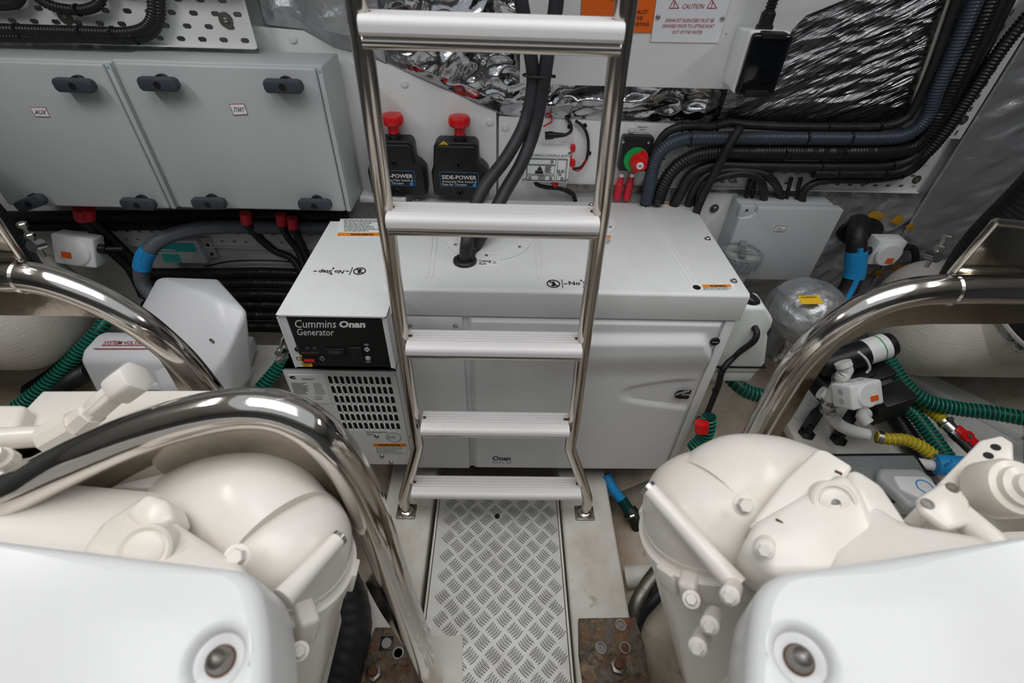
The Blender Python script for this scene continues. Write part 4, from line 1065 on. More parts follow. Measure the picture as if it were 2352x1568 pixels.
# foil-lagged exhaust vessel with yellow label
fc = wd(1850, 715, 1.50)
ft = thing('lagged_vessel', 'foil-wrapped round exhaust vessel with a yellow warning label', 'exhaust vessel', (fc.x, fc.y, fc.z - .12))
mb_ = MB()
def ves(u, w):
    th = u * math.tau; ph = (w - .5) * math.pi
    d = V(math.cos(ph) * math.cos(th) * .118, math.cos(ph) * math.sin(th) * .118, math.sin(ph) * .10)
    return fc + d * (1 + .05 * crinkle(d, 13) + .03 * crinkle(d, 34) - .06)
mb_.grid(ves, 96, 48).build('lagging', 'foil_cloth', ft, angle=25)
MB().lathe([(.085, -.16), (.08, -.08), (.06, -.04)], fc, (0, 0, 1), 20).build('base', 'foil', ft)
t3 = [wd(1828, 682, 1.393), wd(1874, 681, 1.399), wd(1888, 700, 1.388), wd(1838, 701, 1.382)]
decal([p + V(0, -.004, .006) for p in t3], 'yellow_label', ft, 'label', .002)
text('WARNING', t3[3].lerp(t3[0], .72) + V(.006, -.006, .008), t3[2].lerp(t3[1], .72) + V(-.01, -.006, .008), t3[3].lerp(t3[0], .92) + V(.006, -.006, .008), 'black_ink', ft)

# opening in the lagging with blue-striped hose
PO = PY(1.452)
mo = MB(); c = PO(1978, 533)
pts = [c + V(math.cos(a) * .068 * (1 + .1 * math.cos(2 * a)), 0, math.sin(a) * .052) for a in [k * math.tau / 28 for k in range(28)]]
tag(mo.prism(pts, (0, .02, 0)).build('hull_opening', 'black_matte'), 'dark oval opening in the foil where the blue-striped hose passes', 'opening')
bh = thing('striped_hose', 'black hose with a blue stripe and blue tape sleeve dropping from the foil opening', 'hose', wy(1925, 700, 1.30))
hp = [wy(1972, 505, 1.46), wy(1968, 540, 1.41), wy(1967, 580, 1.38), wy(1962, 630, 1.36), wy(1945, 670, 1.34), wy(1915, 715, 1.31), wy(1880, 770, 1.28)]
MB().tube(hp, .030, 20, n=60).build('hose', 'black_rubber', bh)
C = catmull(hp, 60)
MB().tube([p + V(-.006, -.0215, .008) for p in C[14:]], .0105, 8, smooth=False).build('stripe', 'tape_blue', bh)
MB().tube(C[16:30], .0322, 20, smooth=False).build('tape_sleeve', 'tape_blue', bh)
ptext('BILGE OVERBOARD', PY(1.336), (1957, 548), (1958, 580), (1976, 547), 'black_ink', bh)

# small junction box with orange label at the lagging
c = wy(2030, 575, 1.42)
jr = thing('junction_box', 'small white junction box with an orange label on the foil, right', 'junction box', (c.x, c.y, c.z - .05))
MB().box((c.x - .048, c.y - .02, c.z - .045), (c.x + .048, c.y + .035, c.z + .045)).build('body', 'label_white', jr, bevel=.006, seg=2)
MB().lathe([(.042, 0), (.042, .010), (.038, .013), (0, .013)], c + V(0, -.02, 0), (0, -1, 0), 32).build('round_lid', 'label_white', jr)
MB().box((c.x - .002, c.y - .0345, c.z - .030), (c.x + .022, c.y - .0328, c.z - .010)).build('label', 'orange', jr)
MB().tube([c + V(-.046, -.0, .0), c + V(-.062, -.004, -.004)], .013, 12, smooth=False).build('gland', 'black_plastic', jr)
MB().tube([c + V(-.06, -.003, -.003), c + V(-.085, .0, .0)], .007, 10, smooth=False).build('cable_tail', 'black_rubber', jr)
MB().tube([c + V(.046, 0, .01), c + V(.09, 0, .012), c + V(.115, -.01, -.02), c + V(.125, -.02, -.08)], .011, 10).build('cable_tail', 'black_rubber', jr)
# splashes of brown adhesive on the foil
for i, (x, y, s) in enumerate(((2010, 495, 20), (2062, 505, 18), (2090, 520, 12), (2095, 555, 20), (2062, 580, 12), (1985, 590, 12), (2060, 612, 16), (2015, 625, 16))):
    cc = wy(x, y, 1.458); rnd = random.Random(i)
    pts = [cc + V(math.cos(k * .7) * s * .0014 * rnd.uniform(.6, 1.2), 0, math.sin(k * .7) * s * .0010 * rnd.uniform(.5, 1.2)) for k in range(9)]
    if i == 0: MT['glue'] = mat('glue', 'b98a24', .4)
    tag(MB().prism(pts, (0, -.004, 0)).build('glue_patch', 'glue', bevel=.001), 'amber glue patch on the foil, ' + ('above the small junction box', 'above and right of the small junction box', 'right of the topmost patches', 'far right of the small junction box', 'at the lower right corner of the small junction box', 'between the taped hose and the small junction box', 'below right of the small junction box', 'directly below the small junction box')[i], 'glue', 'glue patches on the foil')

# exhaust silencers: wound fibreglass pots, black exhaust hose, T-bolt clamp
def silencer(sx, cx, cy, cz, label):
    t = thing('exhaust_silencer', label, 'silencer', (cx + sx * .25, cy, cz - .19))
    R = .19
    prof = [(.012, -.002)] + [(R * math.sin(k * math.pi / 20), .12 * (1 - math.cos(k * math.pi / 20))) for k in range(1, 11)] + [(R, .3), (R, .55)]
    MB().lathe(prof, V(cx, cy, cz), (sx, 0, 0), 56).build('pot', 'fiberglass', t, angle=60)
    return t
sR = silencer(1, 1.27, 1.24, .545, 'white wound-fibreglass exhaust silencer at right under the tube')
sL = silencer(-1, -1.36, 1.21, .54, 'white wound-fibreglass exhaust silencer at left under the tube')
for o, A, ax in ((sR, wd(2352, 690, 1.44), V(.25, -.5, .8)), (sL, wd(-100, 680, 1.42), V(-.25, -.5, .8))):
    ax = ax.normalized()
    MB().lathe([(.17, -.09), (.182, -.01), (.182, .02), (.174, .02), (.17, -.02)], A, ax, 40).build('inlet_collar', 'fiberglass', o)
    MB().lathe([(.172, -.02), (.172, .024), (.14, .024)], A, ax, 40).build('inlet', 'black_matte', o)
def tclamp(o, d, R, parent, bolt_dir):
    cl = MB().lathe([(R, -.007), (R + .003, -.007), (R + .003, .007), (R, .007)], o, d, 40, cap=False).build('hose_clamp', 'steel', parent)
    u = (Vector(bolt_dir) - Vector(d) * Vector(bolt_dir).dot(Vector(d))).normalized(); v = Vector(d).cross(u)
    c = o + u * (R + .012)
    MB().tube([c - v * .045, c + v * .06], .004, 8, smooth=False).build('clamp_bolt', 'steel', cl)
    for k in (-.018, .02):
        MB().lathe([(.008, -.009), (.008, .009)], c + v * k, Vector(d), 10).build('trunnion', 'steel', cl)
    MB().lathe([(.0075, 0), (.0075, .008)], c + v * .05, v, 6).build('nut', 'steel', cl)
tclamp(wd(2352, 690, 1.44) + V(.25, -.5, .8).normalized() * .006, V(.25, -.5, .8).normalized(), .183, sR, V(-.55, -.75, -.3))
tclamp(wd(-100, 680, 1.42) + V(-.25, -.5, .8).normalized() * .006, V(-.25, -.5, .8).normalized(), .183, sL, V(.55, -.75, -.3))
# big navy-black exhaust hose rising out of frame (right) and its clamp
for sx, pts, lab, lb2 in ((1, [(2225, 665, 1.20), (2290, 575, 1.16), (2400, 468, 1.14), (2520, 350, 1.14)], 'large black exhaust hose rising at the right edge', 'upright'),
                     (-1, [(25, 650, 1.20), (-25, 572, 1.16), (-115, 470, 1.14), (-210, 360, 1.14)], 'large black exhaust hose rising at the left edge', 'upright')):
    P = [wy(*p) for p in pts]
    t = thing('exhaust_hose', lab, 'hose', P[0])
    MB().tube(P, .085, 32, n=60, corr=(.012, .0012)).build('hose', 'black_rubber', t, angle=60)
    d = (P[1] - P[0]).normalized()
    tclamp(P[0] + d * .03, d, .088, t, V(-sx * .9, -.5, .1))
    b = wy(2146, 585, 1.05) if sx > 0 else wy(82, 560, 1.05)
    cb = MB().tube([b + V(0, 0, -.035), b + V(0, 0, .05)], .0055, 10, smooth=False).build('clamp_bolt', 'steel', t)
    for dz in (.046, .018): MB().lathe([(.011, 0), (.011, .009), (.009, .011)], b + V(0, 0, dz), (0, 0, 1), 6).build('nut', 'steel', cb)
    MB().lathe([(.0135, -.014), (.0135, .014)], b + V(0, 0, -.004), (0, -1, .3), 18).build('trunnion', 'steel', cb)
    MB().obox(b + V(sx * .02, .02, -.02), (.7 * sx, .6, -.5), (0, 0, 1), (.6, -.7, 0), .04, .010, .0012).build('band_end', 'steel', cb)
# ================================================================== pump bay on the right
# white plank and hull lining
plt = struct(MB().prism([V(.985, .50, .22), V(1.45, .50, .22), V(1.45, 1.22, .22), V(.985, 1.22, .22)], (0, 0, -.035)).build('trim_5', 'gelcoat', bevel=.004), 'white platform under the pump at right')
struct(MB().prism([wz(2030, 850, .24), wz(2352, 1010, .24), wz(2352, 1100, .24), wz(2250, 1100, .24), wz(2000, 860, .24)], (0, 0, -.03)).build('trim_6', 'panel_white', bevel=.003), 'white ledge beside the green hoses at right')
struct(MB().prism([wz(2040, 835, .27), wz(2120, 850, .27), wz(2352, 960, .27), wz(2352, 1000, .27)], (0, 0, -.03)).build('trim_7', 'panel_white', bevel=.003), 'white lining board behind the green hoses at right')
pm = thing('water_pump', 'black bilge pump with white-labelled motor on the right platform', 'pump', wz(1930, 960, .22))
a, b = wd(1885, 842, 1.42), wd(2052, 788, 1.40)
ax = (b - a).normalized()
L = (b - a).length
MB().lathe([(.03, 0), (.037, .01), (.037, L - .02), (.034, L - .006), (.02, L)], a, ax, 32).build('motor', 'black_plastic', pm)
MB().lathe([(.0378, L * .60), (.0378, L * .88)], a, ax, 32, cap=False).build('motor_label', 'label_white', pm)
MB().lathe([(.0382, L * .78), (.0382, L * .795)], a, ax, 32, cap=False).build('label_stripe', 'green_plastic', pm)
o_ = wd(1925, 868, 1.46); e1 = ax; e2 = V(0, 0, 1); e3 = e1.cross(e2).normalized()
MB().obox(o_, e1, e3, e2, .075, .045, .028).build('pump_head', 'black_plastic', pm, bevel=.008)
MB().obox(wd(1985, 850, 1.44), e1, e3, e2, .06, .05, .010).build('motor_bracket', 'black_plastic', pm, bevel=.006)
MB().obox(wd(2035, 925, 1.49), e1, e3, e2, .048, .038, .045).build('pump_block', 'black_plastic', pm, bevel=.006)
for (px, py) in ((1852, 996), (1925, 1010)):
    q = wz(px, py, .222)
    MB().lathe([(.028, 0), (.028, .006), (.012, .010), (.012, .04)], q, (0, 0, 1), 6).build('mount_foot', 'black_plastic', pm, bevel=.002)
    MB().obox(q + V(.03, .04, .05), (.4, .4, .5), (-1, 1, 0), (.4, .4, -.6), .06, .018, .006).build('mount_arm', 'black_plastic', pm, bevel=.003)
    screw(q + V(0, 0, .010), (0, 0, 1), .007, pm, 'steel')
MB().tube([wd(1972, 808, 1.35), wd(1990, 825, 1.36), wd(1998, 845, 1.38), wd(1990, 856, 1.39)], .0035, 8).build('wire', 'label_white', pm)
MB().lathe([(.036, 0), (.036, .08), (.03, .09)], wz(1835, 948, .222), (0, 0, 1), 28).build('strainer_cup', 'moulded_white', pm)
# white PVC elbow pipe
pv = thing('pvc_pipe', 'white plastic elbow pipe with clamps in front of the pump', 'pipe', wd(1910, 960, 1.45))
MB().tube([wd(1935, 831, 1.33), wd(1940, 842, 1.33)], .021, 18, smooth=False).build('elbow_socket', 'pvc_white', pv)
MB().tube([wd(1938, 838, 1.33), wd(1945, 846, 1.33), wd(1946, 852, 1.335), wd(1936, 862, 1.34)], .015, 16).build('elbow', 'pvc_white', pv)
MB().tube([wd(1938, 858, 1.34), wd(1903, 930, 1.41)], .0185, 18, smooth=False).build('upright_pipe', 'pvc_white', pv)
MB().tube([wd(1903, 925, 1.41), wd(1907, 950, 1.44), wd(1928, 975, 1.46), wd(1960, 990, 1.46), wd(1993, 998, 1.455)], .018, 18).build('lower_pipe', 'pvc_white', pv)
MB().tube([wd(1884, 900, 1.42), wd(1905, 912, 1.415)], .020, 16, smooth=False).build('side_branch', 'pvc_white', pv)
MB().tube([wd(1994, 972, 1.47), wd(1980, 955, 1.48), wd(1990, 948, 1.49)], .018, 14).build('back_elbow', 'pvc_white', pv)
def hclamp(p, d, r, parent):
    cl = MB().lathe([(r, -.006), (r + .0018, -.006), (r + .0018, .006), (r, .006)], p, d, 20, cap=False).build('hose_clamp', 'steel', parent)
    u = V(0, -1, .4); u = (u - Vector(d).normalized() * u.dot(Vector(d).normalized())).normalized()
    MB().lathe([(.006, -.008), (.006, .008)], Vector(p) + u * (r + .005), Vector(d).cross(u), 8).build('clamp_screw', 'steel', cl)
for p, q in (((1930, 870, 1.35), (1925, 880, 1.36)), ((1905, 920, 1.40), (1900, 930, 1.41)), ((1902, 938, 1.42), (1904, 948, 1.43))):
    A, B = wd(*p), wd(*q); hclamp(A, B - A, .0195, pv)
# junction box with orange label by the pump
c = wd(1968, 903, 1.33)
jp = thing('junction_box', 'small grey-white junction box with an orange label in front of the pump', 'junction box', c + V(0, 0, -.05))
X_, Y_, Z_ = V(.97, .24, .05).normalized(), V(-.2, .72, -.6).normalized(), None
Z_ = X_.cross(Y_).normalized(); Y_ = Z_.cross(X_).normalized()
MB().obox(c, X_, Y_, Z_, .05, .034, .034).build('body', 'label_white', jp, bevel=.007, seg=3)
MB().lathe([(.034, 0), (.034, .003), (.030, .006), (0, .006)], c - Y_ * .034, -Y_, 28).build('round_lid', 'label_white', jp)
MB().obox(c - Y_ * .0412 + X_ * .012 - Z_ * .01, X_, Y_, Z_, .012, .0008, .007).build('label', 'orange', jp)
for k in (-.012, .016): MB().lathe([(.009, 0), (.009, .001)], c + Z_ * .034 + X_ * k, Z_, 16).build('knockout', 'box_grey', jp)
for k in (-.012, .014): MB().lathe([(.009, 0), (.009, .001)], c - X_ * .05 + Z_ * k, -X_, 16).build('knockout', 'box_grey', jp)

# ribbed hoses: coloured spiral over a dark wall
def ribbed(name, P, r, wallm, ribm, label, cat='hose', group=None, pitch=.012, clamps=()):
    t = thing(name, label, cat, P[len(P) // 2], group)
    MB().tube(P, r, 16, n=max(30, int(path_len(catmull(P, 50)) / .012))).build('wall', wallm, t, angle=60)
    C = catmull(P, 400); L = path_len(C); turns = int(L / pitch)
    n = turns * 14
    C = catmull(P, n); pts = []; nrm = None
    for i, p in enumerate(C):
        d = (C[min(n, i + 1)] - C[max(0, i - 1)]).normalized()
        nrm = d.orthogonal().normalized() if nrm is None else (nrm - d * nrm.dot(d)).normalized()
        bn = d.cross(nrm); a = i * math.tau / 14
        pts.append(p + nrm * (math.cos(a) * (r + .0006)) + bn * (math.sin(a) * (r + .0006)))
    MB().tube(pts, pitch * .20, 5, smooth=False).build('spiral_rib', ribm, t, angle=60)
    for k in clamps:
        i = int(k * n); hclamp(C[i], C[min(n, i + 1)] - C[max(0, i - 1)], r + .002, t)
    return t
ribbed('green_hose', [wd(2035, 815, 1.56), wd(2052, 845, 1.55), wd(2085, 890, 1.53), wd(2130, 922, 1.51), wd(2200, 938, 1.49), wd(2280, 948, 1.46), wd(2380, 965, 1.42), wd(2520, 985, 1.40), wd(2700, 1010, 1.38)], .021, 'green_hose', 'green_rib', 'green ribbed hose running out to the right edge')
ribbed('green_hose', [wd(2040, 900, 1.60), wd(2072, 925, 1.57), wd(2105, 955, 1.54), wd(2140, 1000, 1.50), wd(2172, 1045, 1.46), wd(2190, 1075, 1.43)], .021, 'green_hose', 'green_rib', 'green ribbed hose running down to the blue tape at right')
y1 = ribbed('yellow_hose', [wd(2060, 895, 1.63), wd(2090, 915, 1.58), wd(2125, 935, 1.55), wd(2155, 955, 1.52), wd(2178, 978, 1.49)], .017, 'yellow_hose', 'yellow_rib', 'yellow ribbed hose leading to the red-handled valve', clamps=(.96,))
y2 = ribbed('yellow_hose', [wd(2012, 1002, 1.46), wd(2040, 1008, 1.45), wd(2080, 1010, 1.44), wd(2120, 1028, 1.43), wd(2150, 1050, 1.42)], .016, 'yellow_hose', 'yellow_rib', 'yellow ribbed hose joined to the white plastic pipe', clamps=(.06, .97))
ribbed('green_hose', [wd(1668, 850, 1.62), wd(1690, 880, 1.58), wd(1718, 900, 1.57), wd(1760, 912, 1.57)], .022, 'green_hose', 'green_rib', 'green ribbed hose behind the generator, between it and the right tube')
ribbed('green_hose', [wd(1628, 955, 1.40), wd(1625, 985, 1.42), wd(1612, 1010, 1.45), wd(1590, 1030, 1.47)], .020, 'green_hose', 'green_rib', 'green ribbed hose with a red band at the generator base')
tag(MB().tube([wd(1612, 970, 1.38), wd(1611, 990, 1.39)], .020, 14, smooth=False).build('hose_band', 'red_plastic'), 'red band round the green hose at the generator base', 'band')
# valve with red handle
A, B = wd(2178, 978, 1.49), wd(2238, 1035, 1.44)
vv = thing('ball_valve', 'metal ball valve with red butterfly handle at right', 'valve', (A + B) / 2 + V(0, 0, -.02))
d = (B - A).normalized()
MB().tube([A - d * .02, A, A + d * .02], .018, 14, smooth=False).build('hose_tail', 'steel', vv)
MB().tube([A + d * .02, A + d * .045], .020, 6, smooth=False).build('body', 'steel', vv)
MB().tube([A + d * .045, B + d * .02], .019, 14, smooth=False).build('end_nut', 'steel_dull', vv)
hc = wd(2222, 1002, 1.42)
MB().lathe([(.0165, -.004), (.0165, .006), (.008, .006), (.007, .009), (0, .009)], hc, (-.1, -.5, .85), 20).build('handle_hub', 'red_plastic', vv)
MB().obox(hc, V(.6, -.7, -.3), V(.7, .5, .4), V(-.1, -.5, .85), .034, .012, .004).build('handle_wing', 'red_plastic', vv, bevel=.003)
MB().lathe([(.007, .006), (.007, .011)], hc, (-.1, -.5, .85), 6).build('handle_nut', 'steel', vv)
# blue tape on the white hose, white corrugated hose
wh = thing('taped_hose', 'white hose wrapped in blue tape beside the engine bracket', 'hose', wd(2190, 1065, 1.40))
MB().tube([wd(2100, 1062, 1.42), wd(2140, 1068, 1.41), wd(2200, 1075, 1.39), wd(2240, 1078, 1.38)], .016, 14, corr=(.008, .0015)).build('hose', 'pvc_white', wh)
MB().tube([wd(2148, 1066, 1.40), wd(2215, 1072, 1.38)], .030, 18, smooth=False).build('tape', 'tape_blue', wh)
ptext('FILL', lambda x, y: wd(x, y, 1.34), (2172, 1074), (2190, 1058), (2168, 1067), 'black_ink', wh)
# black ribbed hose under the yellow one
tag(MB().tube([wd(2040, 935, 1.62), wd(2075, 985, 1.58), wd(2110, 1040, 1.54), wd(2140, 1090, 1.5)], .03, 16, corr=(.010, .003)).build('conduit', 'black_conduit'), 'black ribbed conduit beneath the lower yellow hose', 'hose')
# clear compartment box and cup
ob = thing('organiser_box', 'clear plastic compartment box behind the right engine', 'box', wz(2000, 1110, .30))
bx = [wz(1868, 1047, .34), wz(2098, 1045, .34), wz(2170, 1150, .34), wz(1890, 1160, .34)]
MB().prism(bx, (0, 0, .003)).build('lid', 'clear_plastic', ob)
MB().prism([p + V(0, 0, -.06) for p in bx], (0, 0, .006)).build('bottom', 'bilge', ob)
for a, b in zip(bx, bx[1:] + bx[:1]):
    d = b - a; MB().obox((a + b) / 2 + V(0, 0, -.03), d, V(0, 0, 1).cross(d), (0, 0, 1), d.length / 2, .002, .032).build('side', 'frosted', ob)
for k in (.33, .66):
    a, b = bx[0].lerp(bx[1], k), bx[3].lerp(bx[2], k); d = b - a
    MB().obox((a + b) / 2 + V(0, 0, -.03), d, V(0, 0, 1).cross(d), (0, 0, 1), d.length / 2, .0012, .028).build('divider', 'frosted', ob)
rm = MB(); 
for a, b in zip(bx, bx[1:] + bx[:1]):
    d = b - a; rm.obox((a + b) / 2 + V(0, 0, .004), d, V(0, 0, 1).cross(d), (0, 0, 1), d.length / 2, .003, .002)
rm.build('rim', 'black_plastic', ob)
cpx = wz(2080, 1125, .345)
cu = thing('plastic_tub', 'clear plastic tub with a white lid on the compartment box', 'tub', cpx)
MB().prism([cpx + V(-.08, .02, 0), cpx + V(-.06, .05, 0), cpx + V(.05, .05, 0), cpx + V(.07, .02, 0), cpx + V(.06, -.06, 0), cpx + V(-.05, -.07, 0)], (0, 0, .035)).build('tub', 'frosted', cu, bevel=.012, seg=3)
MB().prism([cpx + V(-.05, -.02, .02), cpx + V(-.045, .02, .02), cpx + V(.05, .02, .02), cpx + V(.06, -.03, .02), cpx + V(0, -.06, .02)], (0, 0, .02)).build('white_card', 'label_white', cu, bevel=.006)
MB().lathe([(.022, 0), (.022, .001), (.019, .001), (.019, 0)], cpx + V(.02, -.015, .0402), (0, 0, 1), 24, cap=False).build('ring_print', 'ink_blue', cu)

# ================================================================== bilge right of the stringer
bl = thing('bilge_elbow_hose', 'black rubber elbow hose with blue end in the bilge right of the ladder', 'hose', wz(1450, 1240, -.15))
MB().tube([wz(1392, 1090, .0), wz(1410, 1125, -.03), wz(1430, 1150, -.06)], .018, 14).build('blue_end', 'tape_blue', bl)
MB().tube([wz(1428, 1146, -.055), wz(1440, 1165, -.07), wz(1450, 1180, -.08)], .021, 14, corr=(.006, .0015)).build('threaded_coupling', 'green_hose', bl)
MB().tube([wz(1445, 1172, -.075), wz(1460, 1190, -.085), wz(1468, 1215, -.12), wz(1462, 1245, -.19)], .028, 16).build('elbow', 'black_rubber', bl)
hclamp(wz(1452, 1182, -.08), V(.3, -.7, -.4), .024, bl)
hclamp(wz(1466, 1225, -.13), V(-.05, -.3, -1), .0295, bl)
tag(MB().tube([wz(1560, 1320, -.08), wz(1500, 1320, -.09), wz(1440, 1325, -.12)], .035, 20).build('pipe', 'gelcoat'), 'white pipe lying across the bilge right of the stringer', 'pipe')
tag(MB().tube([wz(1530, 1290, -.02), wz(1490, 1340, -.03), wz(1465, 1385, -.05), wz(1450, 1440, -.1)], .024, 16).build('hose', 'steel_dull'), 'dull grey hose bending down beside the right engine', 'hose')
tag(MB().tube([wz(1540, 1330, .0), wz(1505, 1375, -.02), wz(1475, 1410, -.06), wz(1458, 1450, -.1)], .016, 14).build('hose', 'black_rubber'), 'thin black hose beside the rusty right mounting plate', 'hose')
# rusty engine mounting plates with nuts
def mount(px, label, holes, bolt):
    t = thing('mounting_plate', label, 'mounting plate', wz(px[0][0], px[0][1], .0))
    P = [wz(x, y, .018) for x, y in px]
    pltm = MB().prism(P, (0, 0, -.017)).build('plate', 'rust', t, bevel=.002)
    for h in holes:
        c = wz(h[0], h[1], .018)
        MB().lathe([(.0155, 0), (.0155, .004), (.011, .004), (.010, -.001), (.0, -.001)], c, (0, 0, 1), 24).build('threaded_hole', 'steel_dull', t)
    c = wz(bolt[0], bolt[1], .018)
    MB().lathe([(.03, 0), (.03, .003), (.02, .003)], c, (0, 0, 1), 28).build('washer', 'rust', t)
    MB().lathe([(.021, .003), (.021, .018), (.017, .020)], c, (0, 0, 1), 6).build('nut', 'steel_dull', t)
    MB().lathe([(.012, .018), (.012, .034), (.010, .036)], c, (0, 0, 1), 18).build('stud', 'rust_spot', t)
    return t
mR = mount([(1329, 1419), (1459, 1417), (1480, 1480), (1500, 1600), (1345, 1610), (1330, 1500)], 'rusty engine mounting plate on the right stringer', [(1425, 1436), (1380, 1488), (1435, 1488)], (1418, 1532))
MB().lathe([(.016, 0), (.016, .002), (.009, .002)], wz(1370, 1436, .018), (0, 0, 1), 24).build('threaded_hole', 'rust', mR)

# ================================================================== upper left tray and conduits
T2 = 1.42
t2 = thing('cable_tray', 'white perforated cable tray above the grey cabinets', 'cable tray', (-1.0, T2, 1.233))
cw, ch = .053, .0275
nx = 15
x1 = -.632
MB_ = perforated((x1 - nx * cw, T2, 1.236), (1, 0, 0), (0, 0, 1), nx, 4, cw, ch, .021, .011, True, .002); MB_.build('tray_plate', 'panel_white', t2, solid=.002, flat=True, merge=True)
MB().box((x1 - nx * cw, T2 - .012, 1.233), (x1, T2 + .002, 1.236)).build('lower_flange', 'panel_white', t2)
MB().box((x1 - nx * cw, T2 - .030, 1.236 + 4 * ch), (x1, T2, 1.236 + 4 * ch + .004)).build('upper_flange', 'panel_white', t2)
MB().box((x1 - nx * cw, T2 + .001, 1.236 + 4 * ch), (x1 + .01, T2 + .045, 1.45)).build('mounting_board', 'panel_white', t2)
for p in ((519, 46), (150, 38)):
    q = wy(p[0], p[1], T2); MB().lathe([(.017, 0), (.017, .002), (.005, .002)], q, (0, -1, 0), 22).build('washer', 'steel_dull', t2); screw(q + V(0, -.002, 0), (0, -1, 0), .006, t2)
GU = 'conduits on the upper left tray'
cable('conduit', [(-60, 66), (60, 70), (200, 74), (290, 76), (335, 64), (352, 36), (352, 0), (350, -50)], 1.395, 13, 'black_conduit', 'black corrugated conduit bending upward on the left tray, inner one', (.0075, .002), group=GU, tiepos=(.2, .48, .62), short='inner conduit')
cable('conduit', [(-60, 84), (60, 86), (200, 88), (300, 90), (348, 76), (367, 40), (367, 0), (364, -50)], 1.398, 11, 'black_conduit', 'black corrugated conduit bending upward on the left tray, outer one', (.0075, .002), group=GU, tiepos=(.69,), short='outer conduit')
cable('conduit', [(76, -50), (82, -12), (110, 10), (150, 21), (195, 22), (228, 8), (232, -20), (230, -60)], 1.395, 11, 'black_conduit', 'black corrugated conduit in a hanging loop at the top left', (.0075, .002), group=GU, tiepos=(.5,), short='hanging loop')
cable('cable', [(-60, 12), (10, 12), (40, 4), (52, -25)], 1.395, 11, 'black_rubber', 'black cable end at the top left corner', group=GU)
put_ties('black cable ties on the upper left tray', 'black tie round the %s on the upper left tray, %s')

# ================================================================== below the cabinets
t3 = thing('cable_tray', 'grey perforated cable tray in the shade under the cabinets', 'cable tray', (-.9, 1.488, .62))
MB_ = perforated((-1.52, 1.486, .62), (1, 0, 0), (0, 0, 1), 24, 7, .041, .031, .014, .006, True, .002); MB_.build('tray_plate', 'wall_white', t3, solid=.002, flat=True, merge=True)
MB().box((-1.52, 1.472, .617), (-.53, 1.488, .62)).build('flange', 'wall_white', t3)
GL_ = 'black looms under the cabinets'
names = ['topmost', 'second', 'third', 'fourth', 'fifth', 'sixth', 'seventh', 'lowest']
for i, (y, Y, r) in enumerate(((492, 1.44, 13), (514, 1.45, 12), (626, 1.45, 13), (650, 1.44, 12), (676, 1.44, 12), (700, 1.44, 12), (724, 1.43, 12), (750, 1.42, 13))):
    x0 = -40 if i < 2 else 330
    cable('conduit', [(x0, y + (6 if i < 2 else 2)), (480, y + 2), (600, y), (700 + (80 if i < 2 else 10), y + (2 if i < 2 else 4)), (780, y + 8)], Y, r, 'black_conduit', 'black ribbed conduit under the cabinets, %s of the horizontal run' % names[i], (.009, .0028), group=GL_)
# red boots and their cables
GRB = 'red-booted cables under the cabinets'
def bootcable(px, pts, label, r=.016):
    A = wy(px[0], px[1] - 14, 1.40); B = wy(px[0] + 2, px[1] + 10, 1.40)
    t = thing('battery_cable', label, 'cable', B, GRB)
    MB().tube([A, A.lerp(B, .8), B], [r * 1.08, r * 1.08, r * .98], 16, smooth=False).build('red_boot', 'red_boot', t)
    P = [B + V(0, 0, .01)] + [wy(*p) for p in pts]
    MB().tube(P, r * .86, 14, corr=(.008, .0022)).build('cable', 'black_conduit', t, angle=60)
bootcable((186, 494), [(215, 530, 1.41), (260, 580, 1.43), (300, 620, 1.44), (330, 680, 1.42)], 'red-booted black cable under the AUX cabinet, left one', .019)
bootcable((203, 493), [(250, 540, 1.42), (300, 590, 1.44), (335, 640, 1.44), (350, 690, 1.42)], 'red-booted black cable under the AUX cabinet, right one', .017)
bootcable((564, 503), [(590, 540, 1.42), (630, 575, 1.44), (672, 595, 1.44), (700, 640, 1.43)], 'red-booted black cable under the middle of the START cabinet')
bootcable((645, 506), [(662, 545, 1.42), (685, 575, 1.43), (700, 620, 1.42)], 'red-booted black cable under the START cabinet, second from the right', .0145)
bootcable((671, 514), [(690, 555, 1.41), (705, 590, 1.42), (715, 640, 1.41)], 'red-booted black cable under the START cabinet, rightmost', .0145)
tag(MB().tube([wy(470, 612, 1.47), wy(530, 600, 1.475), wy(620, 598, 1.475), wy(700, 604, 1.47)], .003, 6).build('wire', 'black_rubber'), 'thin black wire along the lower edge of the shaded tray', 'wire')
# grey hose with the blue tape sleeve
gh = thing('grey_hose', 'grey corrugated hose with a blue tape sleeve under the cabinets', 'hose', wy(330, 640, 1.33))
hp = [wy(760, 524, 1.44), wy(620, 522, 1.43), wy(520, 521, 1.41), wy(440, 528, 1.38), wy(375, 548, 1.35), wy(338, 580, 1.33), wy(326, 612, 1.32), wy(328, 650, 1.31), wy(350, 680, 1.29), wy(395, 720, 1.25)]
MB().tube(hp, .0225, 16, corr=(.0078, .002)).build('hose', 'grey_conduit', gh, angle=60)
C = catmull(hp, 100)
i0 = min(range(101), key=lambda i: abs(pix(C[i])[1] - 574) + (0 if i > 40 else 999)); i1 = min(range(101), key=lambda i: abs(pix(C[i])[1] - 614) + (0 if i > 40 else 999))
MB().tube([C[k] for k in range(min(i0, i1), max(i0, i1) + 1)], .0255, 18, smooth=False).build('tape_sleeve', 'tape_blue', gh)
pt = lambda x, y: wy(x, y, 1.296)
ptext('BATTERY BOX', pt, (322, 598), (332, 573), (325, 600), 'black_ink', gh)
ptext('FAN', pt, (334, 592), (338, 581), (337, 593), 'black_ink', gh)
